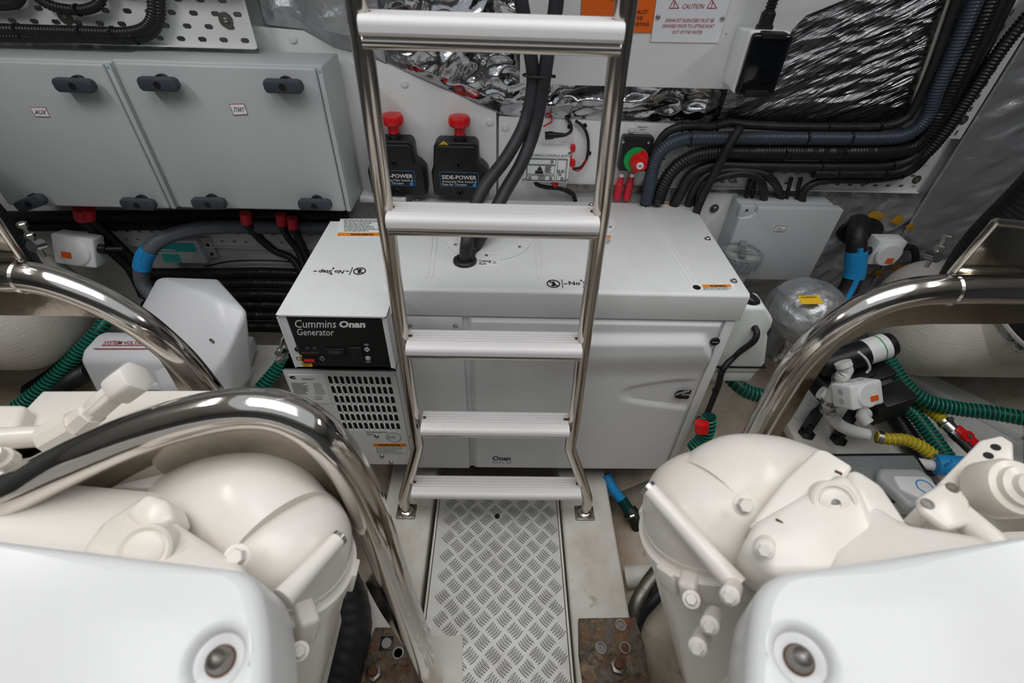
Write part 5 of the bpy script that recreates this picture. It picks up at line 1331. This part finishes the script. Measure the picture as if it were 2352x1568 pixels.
# teal-labelled relay box
q = wy(412, 577, 1.45)
tb = thing('relay_box', 'grey relay box with teal labels under the cabinets', 'relay box', (q.x, q.y, q.z - .045))
bx0, bx1 = wy(366, 577, 1.45).x, wy(462, 577, 1.45).x; bz0_, bz1_ = wy(410, 604, 1.45).z, wy(410, 552, 1.45).z
MB().box((bx0, 1.45, bz0_), (bx1, 1.484, bz1_)).build('body', 'box_grey', tb, bevel=.003)
MB().box((bx1 - .001, 1.474, bz0_ + .01), (bx1 + .03, 1.482, bz1_ - .002)).build('mounting_lug', 'box_grey', tb, bevel=.002)
for dz in (.025, .06): MB().lathe([(.006, 0), (.006, .001)], V(bx1 + .016, 1.474, bz0_ + dz), (0, -1, 0), 12).build('lug_hole', 'black_matte', tb)
h = bz1_ - bz0_
MB().box((bx0, 1.4488, bz0_ + h * .52), (bx1 - .012, 1.45, bz1_ - h * .10)).build('label', 'teal', tb)
MB().box((bx0, 1.4488, bz0_ + h * .06), (bx0 + (bx1 - bx0) * .42, 1.45, bz0_ + h * .40)).build('label', 'teal', tb)
tag(MB().box((bx0 + .005, 1.4482, bz0_ + h * .57), (bx0 + (bx1 - bx0) * .4, 1.4488, bz0_ + h * .60)).build('fine_print', 'white_ink', tb), None, None, kind='stuff')
# left junction box with orange label
c = wy(172, 576, 1.33)
jl = thing('junction_box', 'small white junction box with an orange label under the AUX cabinet', 'junction box', (c.x, c.y, c.z - .06))
ex_, ez_, ey_ = V(.94, .1, -.22).normalized(), V(.25, .3, .93).normalized(), None
ey_ = ez_.cross(ex_).normalized(); ez_ = ex_.cross(ey_).normalized()
MB().obox(c + ey_ * .025, ex_, ey_, ez_, .056, .032, .048).build('body', 'label_white', jl, bevel=.007, seg=3)
MB().lathe([(.045, 0), (.045, .004), (.04, .007), (0, .007)], c - ey_ * .007, -ey_, 30).build('round_lid', 'label_white', jl)
MB().obox(c - ey_ * .0150 - ex_ * .016 - ez_ * .012, ex_, ey_, ez_, .013, .0008, .010).build('label', 'orange', jl)
MB().tube([c + ex_ * .055 + ey_ * .02 + ez_ * .012, c + ex_ * .075 + ey_ * .02 + ez_ * .012], .015, 12, smooth=False).build('gland', 'black_plastic', jl)
MB().tube([c + ex_ * .07 + ey_ * .02 + ez_ * .012, c + ex_ * .12 + ey_ * .025 + ez_ * .02], .008, 10, smooth=False).build('cable_tail', 'black_rubber', jl)

# ================================================================== left shelf, moulded cover, battery cover
sh = struct(MB().prism([V(-1.3, .85, .30), V(-.79, .85, .30), V(-.79, 1.33, .30), V(-1.3, 1.33, .30)], (0, 0, -.03)).build('trim_8', 'gelcoat', bevel=.004), 'white shelf left of the generator')
mc = thing('moulded_cover', 'white moulded plastic cover with a sloped face behind the left tube', 'cover', (-.93, 1.15, .30))
top = [V(-1.09, 1.29, .62), V(-.897, 1.285, .62), V(-.745, 1.13, .615), V(-.80, 1.04, .52), V(-.88, 1.00, .44), V(-1.02, 1.00, .42), V(-1.12, 1.15, .55)]
bot = [V(p.x, p.y, .36) for p in top]; bot[2] = V(-.80, 1.10, .36); bot[3] = V(-.83, 1.03, .36)
E1 = V(-.885, 1.165, .650)
mb_ = MB()
vs = top + bot + [E1]
n = 7
fs = [(i, (i + 1) % n, 14) for i in range(n)] + [(i, i + n, (i + 1) % n + n, (i + 1) % n) for i in range(n)] + [tuple(range(n, 2 * n))]
mb_.add(vs, fs)
mb_.build('shell', 'moulded_white', mc, bevel=.012, seg=3, angle=50)
MB().prism([V(-1.1, 1.28, .335), V(-.86, 1.28, .335), V(-.82, 1.05, .335), V(-.86, .93, .335), V(-1.06, .93, .335)], (0, 0, .05)).build('foot_flange', 'moulded_white', mc, bevel=.006)
MB().box((-.875, .90, .30), (-.845, 1.20, .318)).build('foot_rail', 'moulded_white', mc, bevel=.004)
for p in ((573, 798), (540, 866)):
    q = wz(p[0], p[1], .301); MB().lathe([(.011, 0), (.011, .002), (.006, .004), (0, .003)], q, (0, 0, 1), 18).build('screw', 'steel_dull', mc)
q = wd(500, 792, 1.43)
MB().tube([q, q + V(-.006, -.01, .03)], .004, 8, smooth=False).build('stud', 'steel_dull', mc)
MB().lathe([(.014, 0), (.014, .002)], q, (-.1, -.3, 1), 16).build('stud_washer', 'rust_spot', mc)

sv = thing('battery_cover', 'white battery cover with a red SYSTEM VOLTAGE notice', 'battery cover', (-1.09, 1.08, .27))
vx0, vx1 = -1.245, -.955
mb_ = MB().prism([V(vx0, 1.17, .27), V(vx0, 1.17, .49), V(vx0, 1.14, .505), V(vx0, 1.07, .503), V(vx0, 1.04, .485), V(vx0, 1.0, .27)], V(vx1 - vx0, 0, 0))
mb_.build('shell', 'moulded_white', sv, bevel=.018, seg=4)
f0, f1 = V(0, 1.037, .47), V(0, 1.003, .28)
nrm = V(0, -.98, .17).normalized()
def fpt(x, t): return V(x, f0.y + (f1.y - f0.y) * t, f0.z + (f1.z - f0.z) * t)
MB().prism([fpt(vx0 + .06, .30) + nrm * .001, fpt(vx1 - .06, .30) + nrm * .001, fpt(vx1 - .05, .42) + nrm * .001, fpt(vx0 + .05, .42) + nrm * .001], nrm * .010).build('front_ledge', 'moulded_white', sv, bevel=.004)
for xa, xb in ((vx0 + .045, vx0 + .062), (vx1 - .062, vx1 - .045)):
    MB().prism([fpt(xa, .3), fpt(xb, .3), fpt(xb - .01, 1), fpt(xa - .01, 1)], nrm * .010).build('front_rib', 'moulded_white', sv, bevel=.003)
zz = .5052
PV = PZ(zz)
ptext('SYSTEM VOLTAGE', PZ(zz + .001), (236, 791), (338, 791), (240, 783), 'red_ink', sv, bold=.01, shear=.2)
for x0_, x1_, y0_, y1_ in ((233, 345, 792.6, 793.6), (215, 360, 800, 801.4)):
    pdecal([(x0_, y0_), (x1_, y0_), (x1_, y1_), (x0_, y1_)], PZ(zz + .0005), 'red_ink', sv, 'red_line', .001)
# black plug behind and looms beside it
tag(MB().tube([wd(75, 905, 1.62), wd(130, 870, 1.62), wd(180, 830, 1.62)], .04, 16, corr=(.01, .003)).build('conduit', 'black_conduit'), 'black ribbed conduit beside the green hose at left', 'hose')
tag(MB().tube([wd(120, 900, 1.58), wd(170, 870, 1.58), wd(212, 850, 1.56)], .03, 16, corr=(.01, .003)).build('conduit', 'black_conduit'), 'black ribbed conduit against the battery cover at left', 'hose')
ribbed('green_hose', [wd(40, 935, 1.55), wd(80, 905, 1.55), wd(130, 860, 1.56), wd(180, 810, 1.57), wd(222, 765, 1.58), wd(250, 730, 1.60)], .021, 'green_hose', 'green_rib', 'green ribbed hose at left below the silencer')
ribbed('green_hose', [wd(600, 890, 1.62), wd(635, 850, 1.62), wd(665, 810, 1.62)], .021, 'green_hose', 'green_rib', 'green ribbed hose between the left shelf and the generator')
struct(MB().prism([wz(-60, 900, .2), wz(110, 830, .2), wz(150, 850, .2), wz(60, 930, .2), wz(-60, 960, .2)], (0, 0, -.03)).build('trim_9', 'panel_white', bevel=.003), 'white lining board under the left silencer')
lt = thing('side_latch', 'metal toggle latch at the left side of the control box', 'latch', wd(645, 810, 1.2))
a, b = wy(650, 775, .93), wy(640, 815, .93)
MB().obox((a + b) / 2, b - a, V(0, 1, 0), (b - a).cross(V(0, 1, 0)), (b - a).length / 2, .008, .003).build('arm', 'steel', lt, bevel=.002)
MB().lathe([(.011, -.008), (.011, .008)], wy(643, 808, .925), (0, -1, 0), 16).build('pivot', 'steel', lt)
MB().obox(wy(652, 820, .93), V(1, 0, .6), V(0, 1, 0), V(-.6, 0, 1), .02, .010, .005).build('hook', 'steel', lt, bevel=.002)

# ================================================================== polished tube frames
def arch(label, pts, Y, r, webin, web_y, extra=None, cuts=None):
    P = [wy(p[0], p[1], p[2] if len(p) > 2 else Y) for p in pts]
    t = thing('tube_frame', label, 'tube frame', P[-1])
    MB().tube(P, r, 36, n=120).build('tube', 'chrome', t, angle=60)
    C = catmull(P, 60)
    W = [wy(p[0], p[1], p[2] if len(p) > 2 else web_y) for p in webin]
    W = catmull(W, 60)
    # flat web plate between the tube and its inner edge
    th = V(0, .006, 0)
    mb = MB(); 
    rings = [[c, w, w + th, c + th] for c, w in zip(C, W)]
    mb.loft(rings)
    mb.build('web_plate', 'chrome_web', t, angle=40)
    return t, P
aR, PR = arch('polished bent tube frame at right over the exhaust silencer',
          [(2760, 690), (2420, 668), (2300, 664), (2190, 664), (2090, 672), (1990, 704), (1900, 764), (1830, 836), (1775, 925), (1735, 1000), (1700, 1070)], .72, .0275,
          [(2760, 760), (2420, 742), (2300, 744), (2190, 744), (2116, 745), (2036, 753), (1975, 772), (1915, 812), (1863, 885), (1822, 955), (1770, 1025)], .72)
aL, PL = arch('polished bent tube frame at left over the battery cover',
          [(-420, 640), (-90, 630), (0, 634), (60, 636), (130, 650), (230, 690), (320, 742), (400, 808), (455, 868), (505, 935), (560, 1030)], .72, .0275,
          [(-420, 732), (-90, 722), (0, 724), (100, 725), (190, 726), (240, 734), (300, 764), (350, 806), (384, 852), (410, 898), (455, 980)], .72)
aN, PNr = arch('large polished tube frame nearest the camera over the left engine',
          [(-110, 1225, .36), (0, 1150, .38), (150, 1068, .41), (300, 1002, .44), (430, 960, .46), (560, 937, .47), (660, 950, .47), (745, 1005, .46), (812, 1095, .45), (862, 1210, .43), (905, 1330, .41), (950, 1450, .385), (1000, 1590, .36)], .40, .0315,
          [(-110, 1300, .36), (0, 1262, .38), (170, 1215, .41), (300, 1150, .44), (400, 1095, .46), (500, 1066, .47), (600, 1070, .47), (690, 1110, .46), (762, 1190, .45), (812, 1285, .43), (868, 1395, .41), (922, 1478, .385), (985, 1590, .36)], .40)
# gusset brackets welded on top of the far frames
for t, sx, pts in ((aR, 1, [(2178, 632), (2284, 508), (2400, 520), (2400, 640), (2215, 642)]), (aL, -1, [(62, 604), (-10, 500), (-120, 510), (-120, 630), (20, 612)])):
    P = [wy(p[0], p[1], .735) for p in pts]
    MB().prism(P, (0, .008, 0)).build('gusset', 'chrome_web', t, bevel=.002)
    MB().tube([P[0] + V(0, -.004, 0), P[1] + V(0, -.004, 0)], .005, 8, smooth=False).build('weld_bead', 'chrome', t)
    MB().tube([P[1] + V(0, -.002, 0), P[2] + V(0, -.002, 0)], .007, 8, smooth=False).build('gusset_edge', 'chrome', t)
for t, p, q in ((aR, (2178, 628, .70), (2205, 668, .69)), (aL, (35, 600, .70), (8, 640, .69))):
    A, B = wy(*p), wy(*q)
    d = V(1, 0, 0)
    MB().lathe([(.0275, -.004), (.0300, 0), (.0275, .004)], (PR[3] if t is aR else PL[3]).lerp((PR[4] if t is aR else PL[2]), .08), d, 28, cap=False).build('weld_ring', 'chrome', t)

# ================================================================== engines
def engine(sx, label, P):
    t = thing('engine', label, 'engine', P['foot'])
    return t
def frame_from(a, b):
    d = (b - a).normalized(); u = d.orthogonal().normalized(); return d, u, d.cross(u)
def elbow(t, top, base, R, tailpts, tailr, rod, lug):
    """drum on a leaning axis with a rim, a domed lid swept into a duct, a clamp rod and lugs"""
    ax = (top - base).normalized(); h = (top - base).length
    MB().lathe([(R * .92, 0), (R * .97, h * .25), (R * .99, h * .55), (R * .99, h * .86), (R * .99, h * .93), (R * 1.0, h * .95)], base, ax, 56).build('drum', 'engine_cream', t, angle=50)
    MB().lathe([(R * .98, -.052), (R * 1.03, -.048), (R * 1.055, -.012), (R * 1.055, -.006), (R * 1.0, -.004), (R * .97, .0), (R * .96, .012)], top, ax, 64).build('rim', 'engine_cream', t, angle=25)
    for k in range(5):
        an = k * math.tau / 5 + .5; u_ = ax.orthogonal().normalized(); w_ = ax.cross(u_); d_ = u_ * math.cos(an) + w_ * math.sin(an)
        MB().obox(top + d_ * R * 1.05 - ax * .026, d_, ax.cross(d_), ax, .006, .016, .022).build('rim_lug', 'engine_cream', t, bevel=.003)
    MB().lathe([(R * .95, -.012), (R * .95, .004), (R * .945, .026), (R * .90, .050), (R * .79, .073), (R * .62, .091), (R * .40, .102), (R * .15, .107), (0, .108)], top, ax, 56).build('dome', 'engine_cream', t, angle=60)
    # duct leaving the dome
    tp = [Vector(p) for p in tailpts]
    MB().tube(tp, tailr, 36, n=40).build('duct', 'engine_cream', t, angle=60)
    # casting seam over the dome
    dd = (tp[1] - tp[0]); dd = (dd - ax * dd.dot(ax)).normalized(); ee = ax.cross(dd)
    if ee.y < 0: ee = -ee
    sp_ = []
    for k in range(15):
        s_ = -.80 + 1.25 * k / 14; o_ = .42
        sp_.append(top + dd * (R * .95 * s_) + ee * (R * .95 * o_) + ax * (.108 * math.sqrt(max(0, 1 - s_ * s_ - o_ * o_)) + .0005))
    MB().tube(sp_, .0016, 6).build('seam', 'engine_cream', t)
    a, b = rod[0], rod[1]
    MB().tube([a, a.lerp(b, .3), a.lerp(b, .7), b], [.012, .0125, .014, .016], 16, smooth=False).build('clamp_rod', 'engine_cream', t)
    MB().lathe([(.013, 0), (.013, .006)], a, (a - b), 12).build('rod_end', 'steel', t)
    # bolted lug below the rim
    for lp, lb in lug:
        u = V(0, 0, 1)
        MB().obox(lp, (top - lp).normalized(), ax.cross((top - lp).normalized()), ax, .022, .014, .028).build('lug', 'engine_cream', t, bevel=.007, seg=3)
        hexbolt(lb, (CAM - lb).normalized(), .0085, t, 'engine_cream', h=.012)
def cover(t, px, D0, plane, bolt, depth=.11, name='rocker_cover', rb=.045):
    """rounded cover: outline in the plane through three points, filleted edge, counterbored bolt"""
    a, b, c = plane
    n = (b - a).cross(c - a).normalized()
    if n.dot(CAM - a) < 0: n = -n
    def hit(p):
        r = ray(*p); return CAM + r * ((a - CAM).dot(n) / r.dot(n))
    O = [hit(p) for p in px]
    # round the corners of the outline
    R = []
    m = len(O)
    for i in range(m):
        p0, p1, p2 = O[i - 1], O[i], O[(i + 1) % m]
        ra = min(rb, (p1 - p0).length * .45, (p2 - p1).length * .45)
        s = p1 + (p0 - p1).normalized() * ra; e = p1 + (p2 - p1).normalized() * ra
        for k in range(9):
            u = k / 8; R.append(s * (1 - u) ** 2 + p1 * (2 * u * (1 - u)) + e * u * u)
    D_ = []
    for i in range(len(R)):
        p0, p1 = R[i], R[(i + 1) % len(R)]; kk = max(1, int((p1 - p0).length / .008))
        D_ += [p0.lerp(p1, j / kk) for j in range(kk)]
    R = D_
    cen = sum(O, Vector()) / len(O)
    bc = hit(bolt); ex = (b - a).normalized(); ey = n.cross(ex)
    rings = []
    fil = .018
    for off, dz in ((0, -depth), (0, -fil), (.15, -fil * .62), (.4, -fil * .3), (.7, -fil * .1), (1, 0)):
        rings.append([p + (cen - p).normalized() * (fil * off) + n * dz for p in R])
    mb = MB()
    nn = len(R)
    mb.loft(rings, cap=False)
    # top: inner ring = counterbore circle, bridge outer ring with it
    top = rings[-1]
    ang = [math.atan2((p - bc).dot(ey), (p - bc).dot(ex)) for p in top]
    def circ(r, dz): return [bc + ex * (math.cos(a_) * r) + ey * (math.sin(a_) * r) + n * dz for a_ in ang]
    br = .026
    steps = [top] + [[p.lerp(q, f) for p, q in zip(top, circ(br * 1.35, 0))] for f in (.5,)] + [circ(br * 1.35, 0), circ(br * 1.15, -.0015), circ(br, -.006), circ(br * .92, -.013), circ(br * .62, -.016), circ(br * .5, -.019), circ(br * .02, -.019)]
    mb.loft(steps, cap=False)
    o = mb.build(name, 'engine_white', t, angle=50)
    # bottom not seen: closed by the engine block
    MB().lathe([(br * .50, -.0185), (br * .50, -.014), (br * .40, -.010), (br * .36, -.003), (br * .2, .001), (0, .002)], bc, n, 24).build('cover_bolt', 'steel_dull', t)
    MB().lathe([(br * .56, -.0178), (br * .56, -.0155), (br * .50, -.0155)], bc, n, 24).build('bolt_washer', 'rust_spot', t)
    return o, n, bc

# ---------------- right engine
eR = engine(1, 'white marine engine at right with domed elbow and smooth rocker cover', {'foot': V(.75, .1, .1)})
topR = wd(1632, 1196, .80); baseR = wd(1708, 1600, .98)
elbow(eR, topR, baseR, .112,
      [topR + V(.0, .005, .022), topR + V(.05, .035, .030), topR + V(.12, .055, .020), topR + V(.20, .06, .0)], [.092, .094, .084, .072],
      (wd(1492, 1124, .73), wd(1692, 1345, .65), [wd(1512, 1062, .735), wd(1580, 1026, .735), wd(1680, 1030, .735), wd(1770, 1062, .735), wd(1850, 1110, .74)]),
      [(wd(1590, 1345, .735), wd(1588, 1376, .70))])
# bracket casting right of the dome: slab with boss and buttress
def slab(t, px, D, th, name='bracket', bevel=.006, m='engine_cream'):
    """flat casting: the corner points are brought into one plane before it is given thickness"""
    P = [wd(p[0], p[1], p[2] if len(p) > 2 else D) for p in px]
    c = sum(P, Vector()) / len(P); n = Vector((0, 0, 0))
    for i in range(len(P)): n += (P[i] - c).cross(P[(i + 1) % len(P)] - c)
    n.normalize()
    if n.dot(CAM - c) < 0: n = -n
    def hit(x, y):
        r = ray(x, y); return CAM + r * ((c - CAM).dot(n) / r.dot(n))
    P = [hit(p[0], p[1]) for p in px]
    return MB().prism(P, -n * th).build(name, m, t, bevel=bevel, seg=3), hit, n
slab(eR, [(1806, 1096, .70), (1878, 1028, .72), (1900, 1032, .72), (1962, 1070, .71), (1940, 1100, .69), (1880, 1135, .68), (1800, 1190, .66), (1720, 1210, .66), (1740, 1180, .68)], .70, .06, 'bracket_flange')
o, H_, n_ = slab(eR, [(1735, 1190, .665), (1938, 1075, .69), (1985, 1120, .67), (2030, 1230, .62), (1960, 1320, .60), (1780, 1320, .60), (1700, 1260, .64)], .66, .09, 'bracket_body', .014)
slab(eR, [(1962, 1068, .70), (2030, 1110, .68), (2090, 1200, .66), (2100, 1240, .64), (2010, 1215, .62), (1960, 1120, .68)], .67, .06, 'bracket_buttress', .012)
slab(eR, [(1960, 1110, .68), (2080, 1190, .64), (2250, 1215, .58), (2400, 1290, .52), (1900, 1360, .58), (1880, 1250, .64)], .6, .1, 'intake_casting', .02)
bp = wd(1914, 1156, .665); bn = (CAM - bp).normalized() * .8 + V(.25, -.2, .2); bn.normalize()
MB().lathe([(.030, -.03), (.030, .004), (.027, .007), (.024, .007), (.022, .003), (.0205, .003), (.0195, .006), (.012, .009), (.0065, .009), (.006, .004), (0, .004)], bp, bn, 32).build('boss', 'engine_cream', eR, angle=30)
MB().lathe([(.0055, .0045), (.0055, .006), (0, .0065)], bp, bn, 16).build('plug', 'steel_dull', eR)
hexbolt(wd(1708, 1160, .645), V(-.2, -.5, .8), .010, eR, 'engine_cream', h=.016)
for p in ((1756, 1262, .60), (1676, 1368, .60), (1630, 1436, .63), (1602, 1486, .63)):
    c = wd(*p); MB().lathe([(.012, -.05), (.012, .0), (.010, .002)], c, V(-.5, -.5, .7), 20).build('bolt_boss', 'engine_cream', eR); hexbolt(c, V(-.5, -.5, .7), .0078, eR, 'engine_cream', h=.010, washer=False)
for p in ((1926, 1085, .685), (1790, 1197, .655)):
    c = wd(*p); MB().obox(c, (1, -.7, 0), (0, 0, 1), (.7, 1, 0), .005, .0015, .002).build('rust_run', 'rust_spot', eR, bevel=.001)
PLr = (wd(1720, 1340, .53), wd(2352, 1230, .53), wd(1690, 1568, .47))
cover(eR, [(1742, 1316), (2760, 1160), (2900, 1750), (1712, 1800), (1716, 1500)], .53, PLr, (1846, 1505))
# far right: strut with two holes, eared flange, pipe
o, H_, n_ = slab(eR, [(2070, 1195, .72), (2250, 1010, .74), (2300, 998, .74), (2328, 1015, .735), (2330, 1060, .73), (2270, 1100, .70), (2110, 1215, .69)], .72, .012, 'strut_bracket', .004)
for p in ((2287, 1027), (2270, 1046)):
    c = H_(*p); MB().lathe([(.0062, -.004), (.0062, .0006)], c, n_, 18).build('strut_hole', 'black_matte', eR)
o, H_, n_ = slab(eR, [(2110, 1140, .66), (2165, 1105, .67), (2200, 1110, .67), (2230, 1150, .65), (2235, 1200, .63), (2180, 1215, .62), (2120, 1170, .64)], .65, .016, 'ear_flange', .006)
for p in ((2187, 1120), (2130, 1157)):
    c = H_(*p); MB().lathe([(.008, 0), (.008, .002), (.005, .002), (.0045, .001), (0, .001)], c, n_, 18).build('flange_hole', 'steel_dull', eR)
MB().tube([wd(2200, 1180, .66), wd(2270, 1240, .62), wd(2330, 1300, .6)], .018, 20, smooth=False).build('coolant_pipe', 'engine_cream', eR)
c = wd(2338, 1118, .66)
MB().lathe([(.040, -.045), (.040, -.01), (.036, 0), (.028, .002), (.026, .010), (.017, .012), (.015, .020), (0, .020)], c, V(-.1, -.45, .88), 32).build('filter_housing', 'engine_cream', eR, bevel=.0)
MB().lathe([(.006, 0), (.006, .003)], c + V(-.1, -.45, .88).normalized() * .020, V(-.1, -.45, .88), 12).build('plug', 'steel_dull', eR)
# block underneath
blk = MB().prism([V(.34, -.6, .30), V(.42, -.6, .80), V(1.15, -.6, .92), V(1.25, -.6, .30)], (0, .86, 0)).build('engine_block', 'engine_cream', eR, bevel=.02)
MB().prism([V(.45, .36, .25), V(.50, .36, .55), V(.62, .36, .55), V(.66, .36, .25)], (0, .16, 0)).build('gear_case', 'engine_cream', eR, bevel=.03)
for x, y in ((1497, 1262), (1506, 1400)): pass
MB().prism([V(.56, .24, .3), V(.58, .24, .74), V(.92, .24, .77), V(.95, .24, .3)], (0, .155, 0)).build('rear_casting', 'engine_cream', eR, bevel=.02)
MB().box((.30, -.1, .1), (.46, .14, .16)).build('mount_arm', 'engine_cream', eR, bevel=.01)

# ---------------- left engine
eL = engine(-1, 'white marine engine at left with domed elbow under the near tube frame', {'foot': V(-.7, .1, .1)})
topL = wd(655, 1275, .77); baseL = wd(606, 1625, .98)
elbow(eL, topL, baseL, .105,
      [topL + V(0, .01, .035), topL + V(-.05, .05, .045), topL + V(-.12, .07, .035), topL + V(-.20, .075, .01)], [.092, .092, .08, .066],
      (wd(775, 1240, .70), wd(650, 1375, .62), [wd(665, 1105, .725), wd(600, 1098, .725), wd(530, 1120, .725), wd(450, 1165, .72), wd(410, 1200, .72)]),
      [(wd(700, 1425, .70), wd(688, 1495, .66))])
slab(eL, [(225, 1200, .66), (330, 1130, .68), (370, 1140, .68), (420, 1200, .67), (560, 1290, .61), (580, 1330, .58), (330, 1300, .58), (180, 1260, .62)], .64, .09, 'bracket_body', .014)
slab(eL, [(280, 1175, .66), (335, 1128, .67), (385, 1145, .665), (400, 1190, .65), (330, 1230, .63)], .66, .05, 'bracket_flange', .01)
bp = wd(335, 1262, .60); bn = ((CAM - bp).normalized() * .8 + V(-.2, -.2, .2)).normalized()
MB().lathe([(.030, -.03), (.030, .004), (.027, .007), (.022, .004), (.020, .006), (.008, .009), (0, .008)], bp, bn, 32).build('boss', 'engine_cream', eL, angle=30)
hexbolt(wd(545, 1278, .62), V(.2, -.4, .8), .011, eL, 'engine_cream', h=.016)
PLl = (wd(560, 1310, .53), wd(0, 1245, .53), wd(655, 1568, .47))
cover(eL, [(585, 1306), (-420, 1186), (-560, 1750), (616, 1800), (614, 1440)], .53, PLl, (492, 1512))
# flat cooler lid behind the tube and the big hex plug
zt = .80
MB().prism([wz(98, 897, zt), wz(528, 895, zt), wz(520, 1010, zt), wz(380, 1120, zt), wz(-60, 1120, zt), wz(-60, 1060, zt)], (0, 0, -.05)).build('cooler_lid', 'engine_cream', eL, bevel=.004)
MB().prism([wz(-80, 925, .83), wz(60, 925, .83), wz(40, 980, .83), wz(0, 1000, .83), wz(-80, 1000, .83)], (0, 0, -.06)).build('cooler_end', 'engine_cream', eL, bevel=.014, seg=3)
MB().tube([wz(-60, 1010, .84), wz(60, 1003, .83), wz(200, 995, .82)], .018, 16, smooth=False).build('lid_pipe', 'engine_cream', eL)
MB().prism([wz(-80, 1030, .80), wz(150, 1015, .80), wz(140, 1060, .80), wz(-80, 1100, .80)], (0, 0, -.04)).build('cooler_rail', 'engine_cream', eL, bevel=.008)
a, b, c_ = wd(180, 975, .80), wd(272, 895, .79), wd(318, 862, .785)
MB().tube([a, a.lerp(b, .35), a.lerp(b, .36), b], [.022, .022, .019, .019], 8, smooth=False).build('sensor_body', 'engine_cream', eL)
MB().tube([a.lerp(b, .45), a.lerp(b, .98)], .021, 6, smooth=False).build('sensor_hex', 'engine_cream', eL, bevel=.003)
MB().tube([b - (b - a) * .02, c_], .030, 6, smooth=False).build('hex_cap', 'engine_cream', eL, bevel=.006)
MB().tube([wd(118, 1010, .80), a], [.03, .026], 10, smooth=False).build('sensor_base', 'engine_cream', eL)
MB().prism([V(-.34, -.6, .30), V(-.42, -.6, .80), V(-1.15, -.6, .92), V(-1.25, -.6, .30)], (0, 1.02, 0)).build('engine_block', 'engine_cream', eL, bevel=.02)
MB().prism([V(-.47, .36, .25), V(-.54, .36, .60), V(-1.2, .36, .72), V(-1.2, .36, .25)], (0, .30, 0)).build('gear_case', 'engine_cream', eL, bevel=.03)
for o in (eL,):
    MB().lathe([(.016, 0), (.016, .02), (.012, .024), (.012, .04)], wd(20, 1060, .72), (.2, -.3, 1), 14).build('fitting', 'engine_cream', o)

# near left: big black exhaust hose and the mount below
tag(MB().tube([wz(700, 1240, .10), wz(770, 1330, .06), wz(800, 1430, .06), wz(770, 1560, .08), wz(740, 1660, .1)], .062, 28, corr=(.03, .0014)).build('exhaust_hose', 'black_rubber', angle=60), 'thick black exhaust hose in the bilge beside the left engine', 'hose')
mL = mount([(862, 1440), (985, 1440), (1000, 1610), (800, 1610), (838, 1500)], 'rusty engine mounting plate on the left stringer with a square insert', [(915, 1500)], (860, 1548))
q = wz(888, 1477, .019)
MB().box((q.x - .017, q.y - .017, .018), (q.x + .017, q.y + .017, .021)).build('square_insert', 'black_plastic', mL, bevel=.002)
MB().lathe([(.013, 0), (.013, .0015)], V(q.x, q.y, .021), (0, 0, 1), 20).build('insert_disc', 'steel_dull', mL)
tag(MB().box((.175, .06, .02), (.36, .12, .09)).build('channel_end', 'engine_cream', bevel=.006), 'white bracket end at the bottom edge beside the right mounting plate', 'bracket')

for o in bpy.data.objects:
    if '_o' in o: del o['_o']
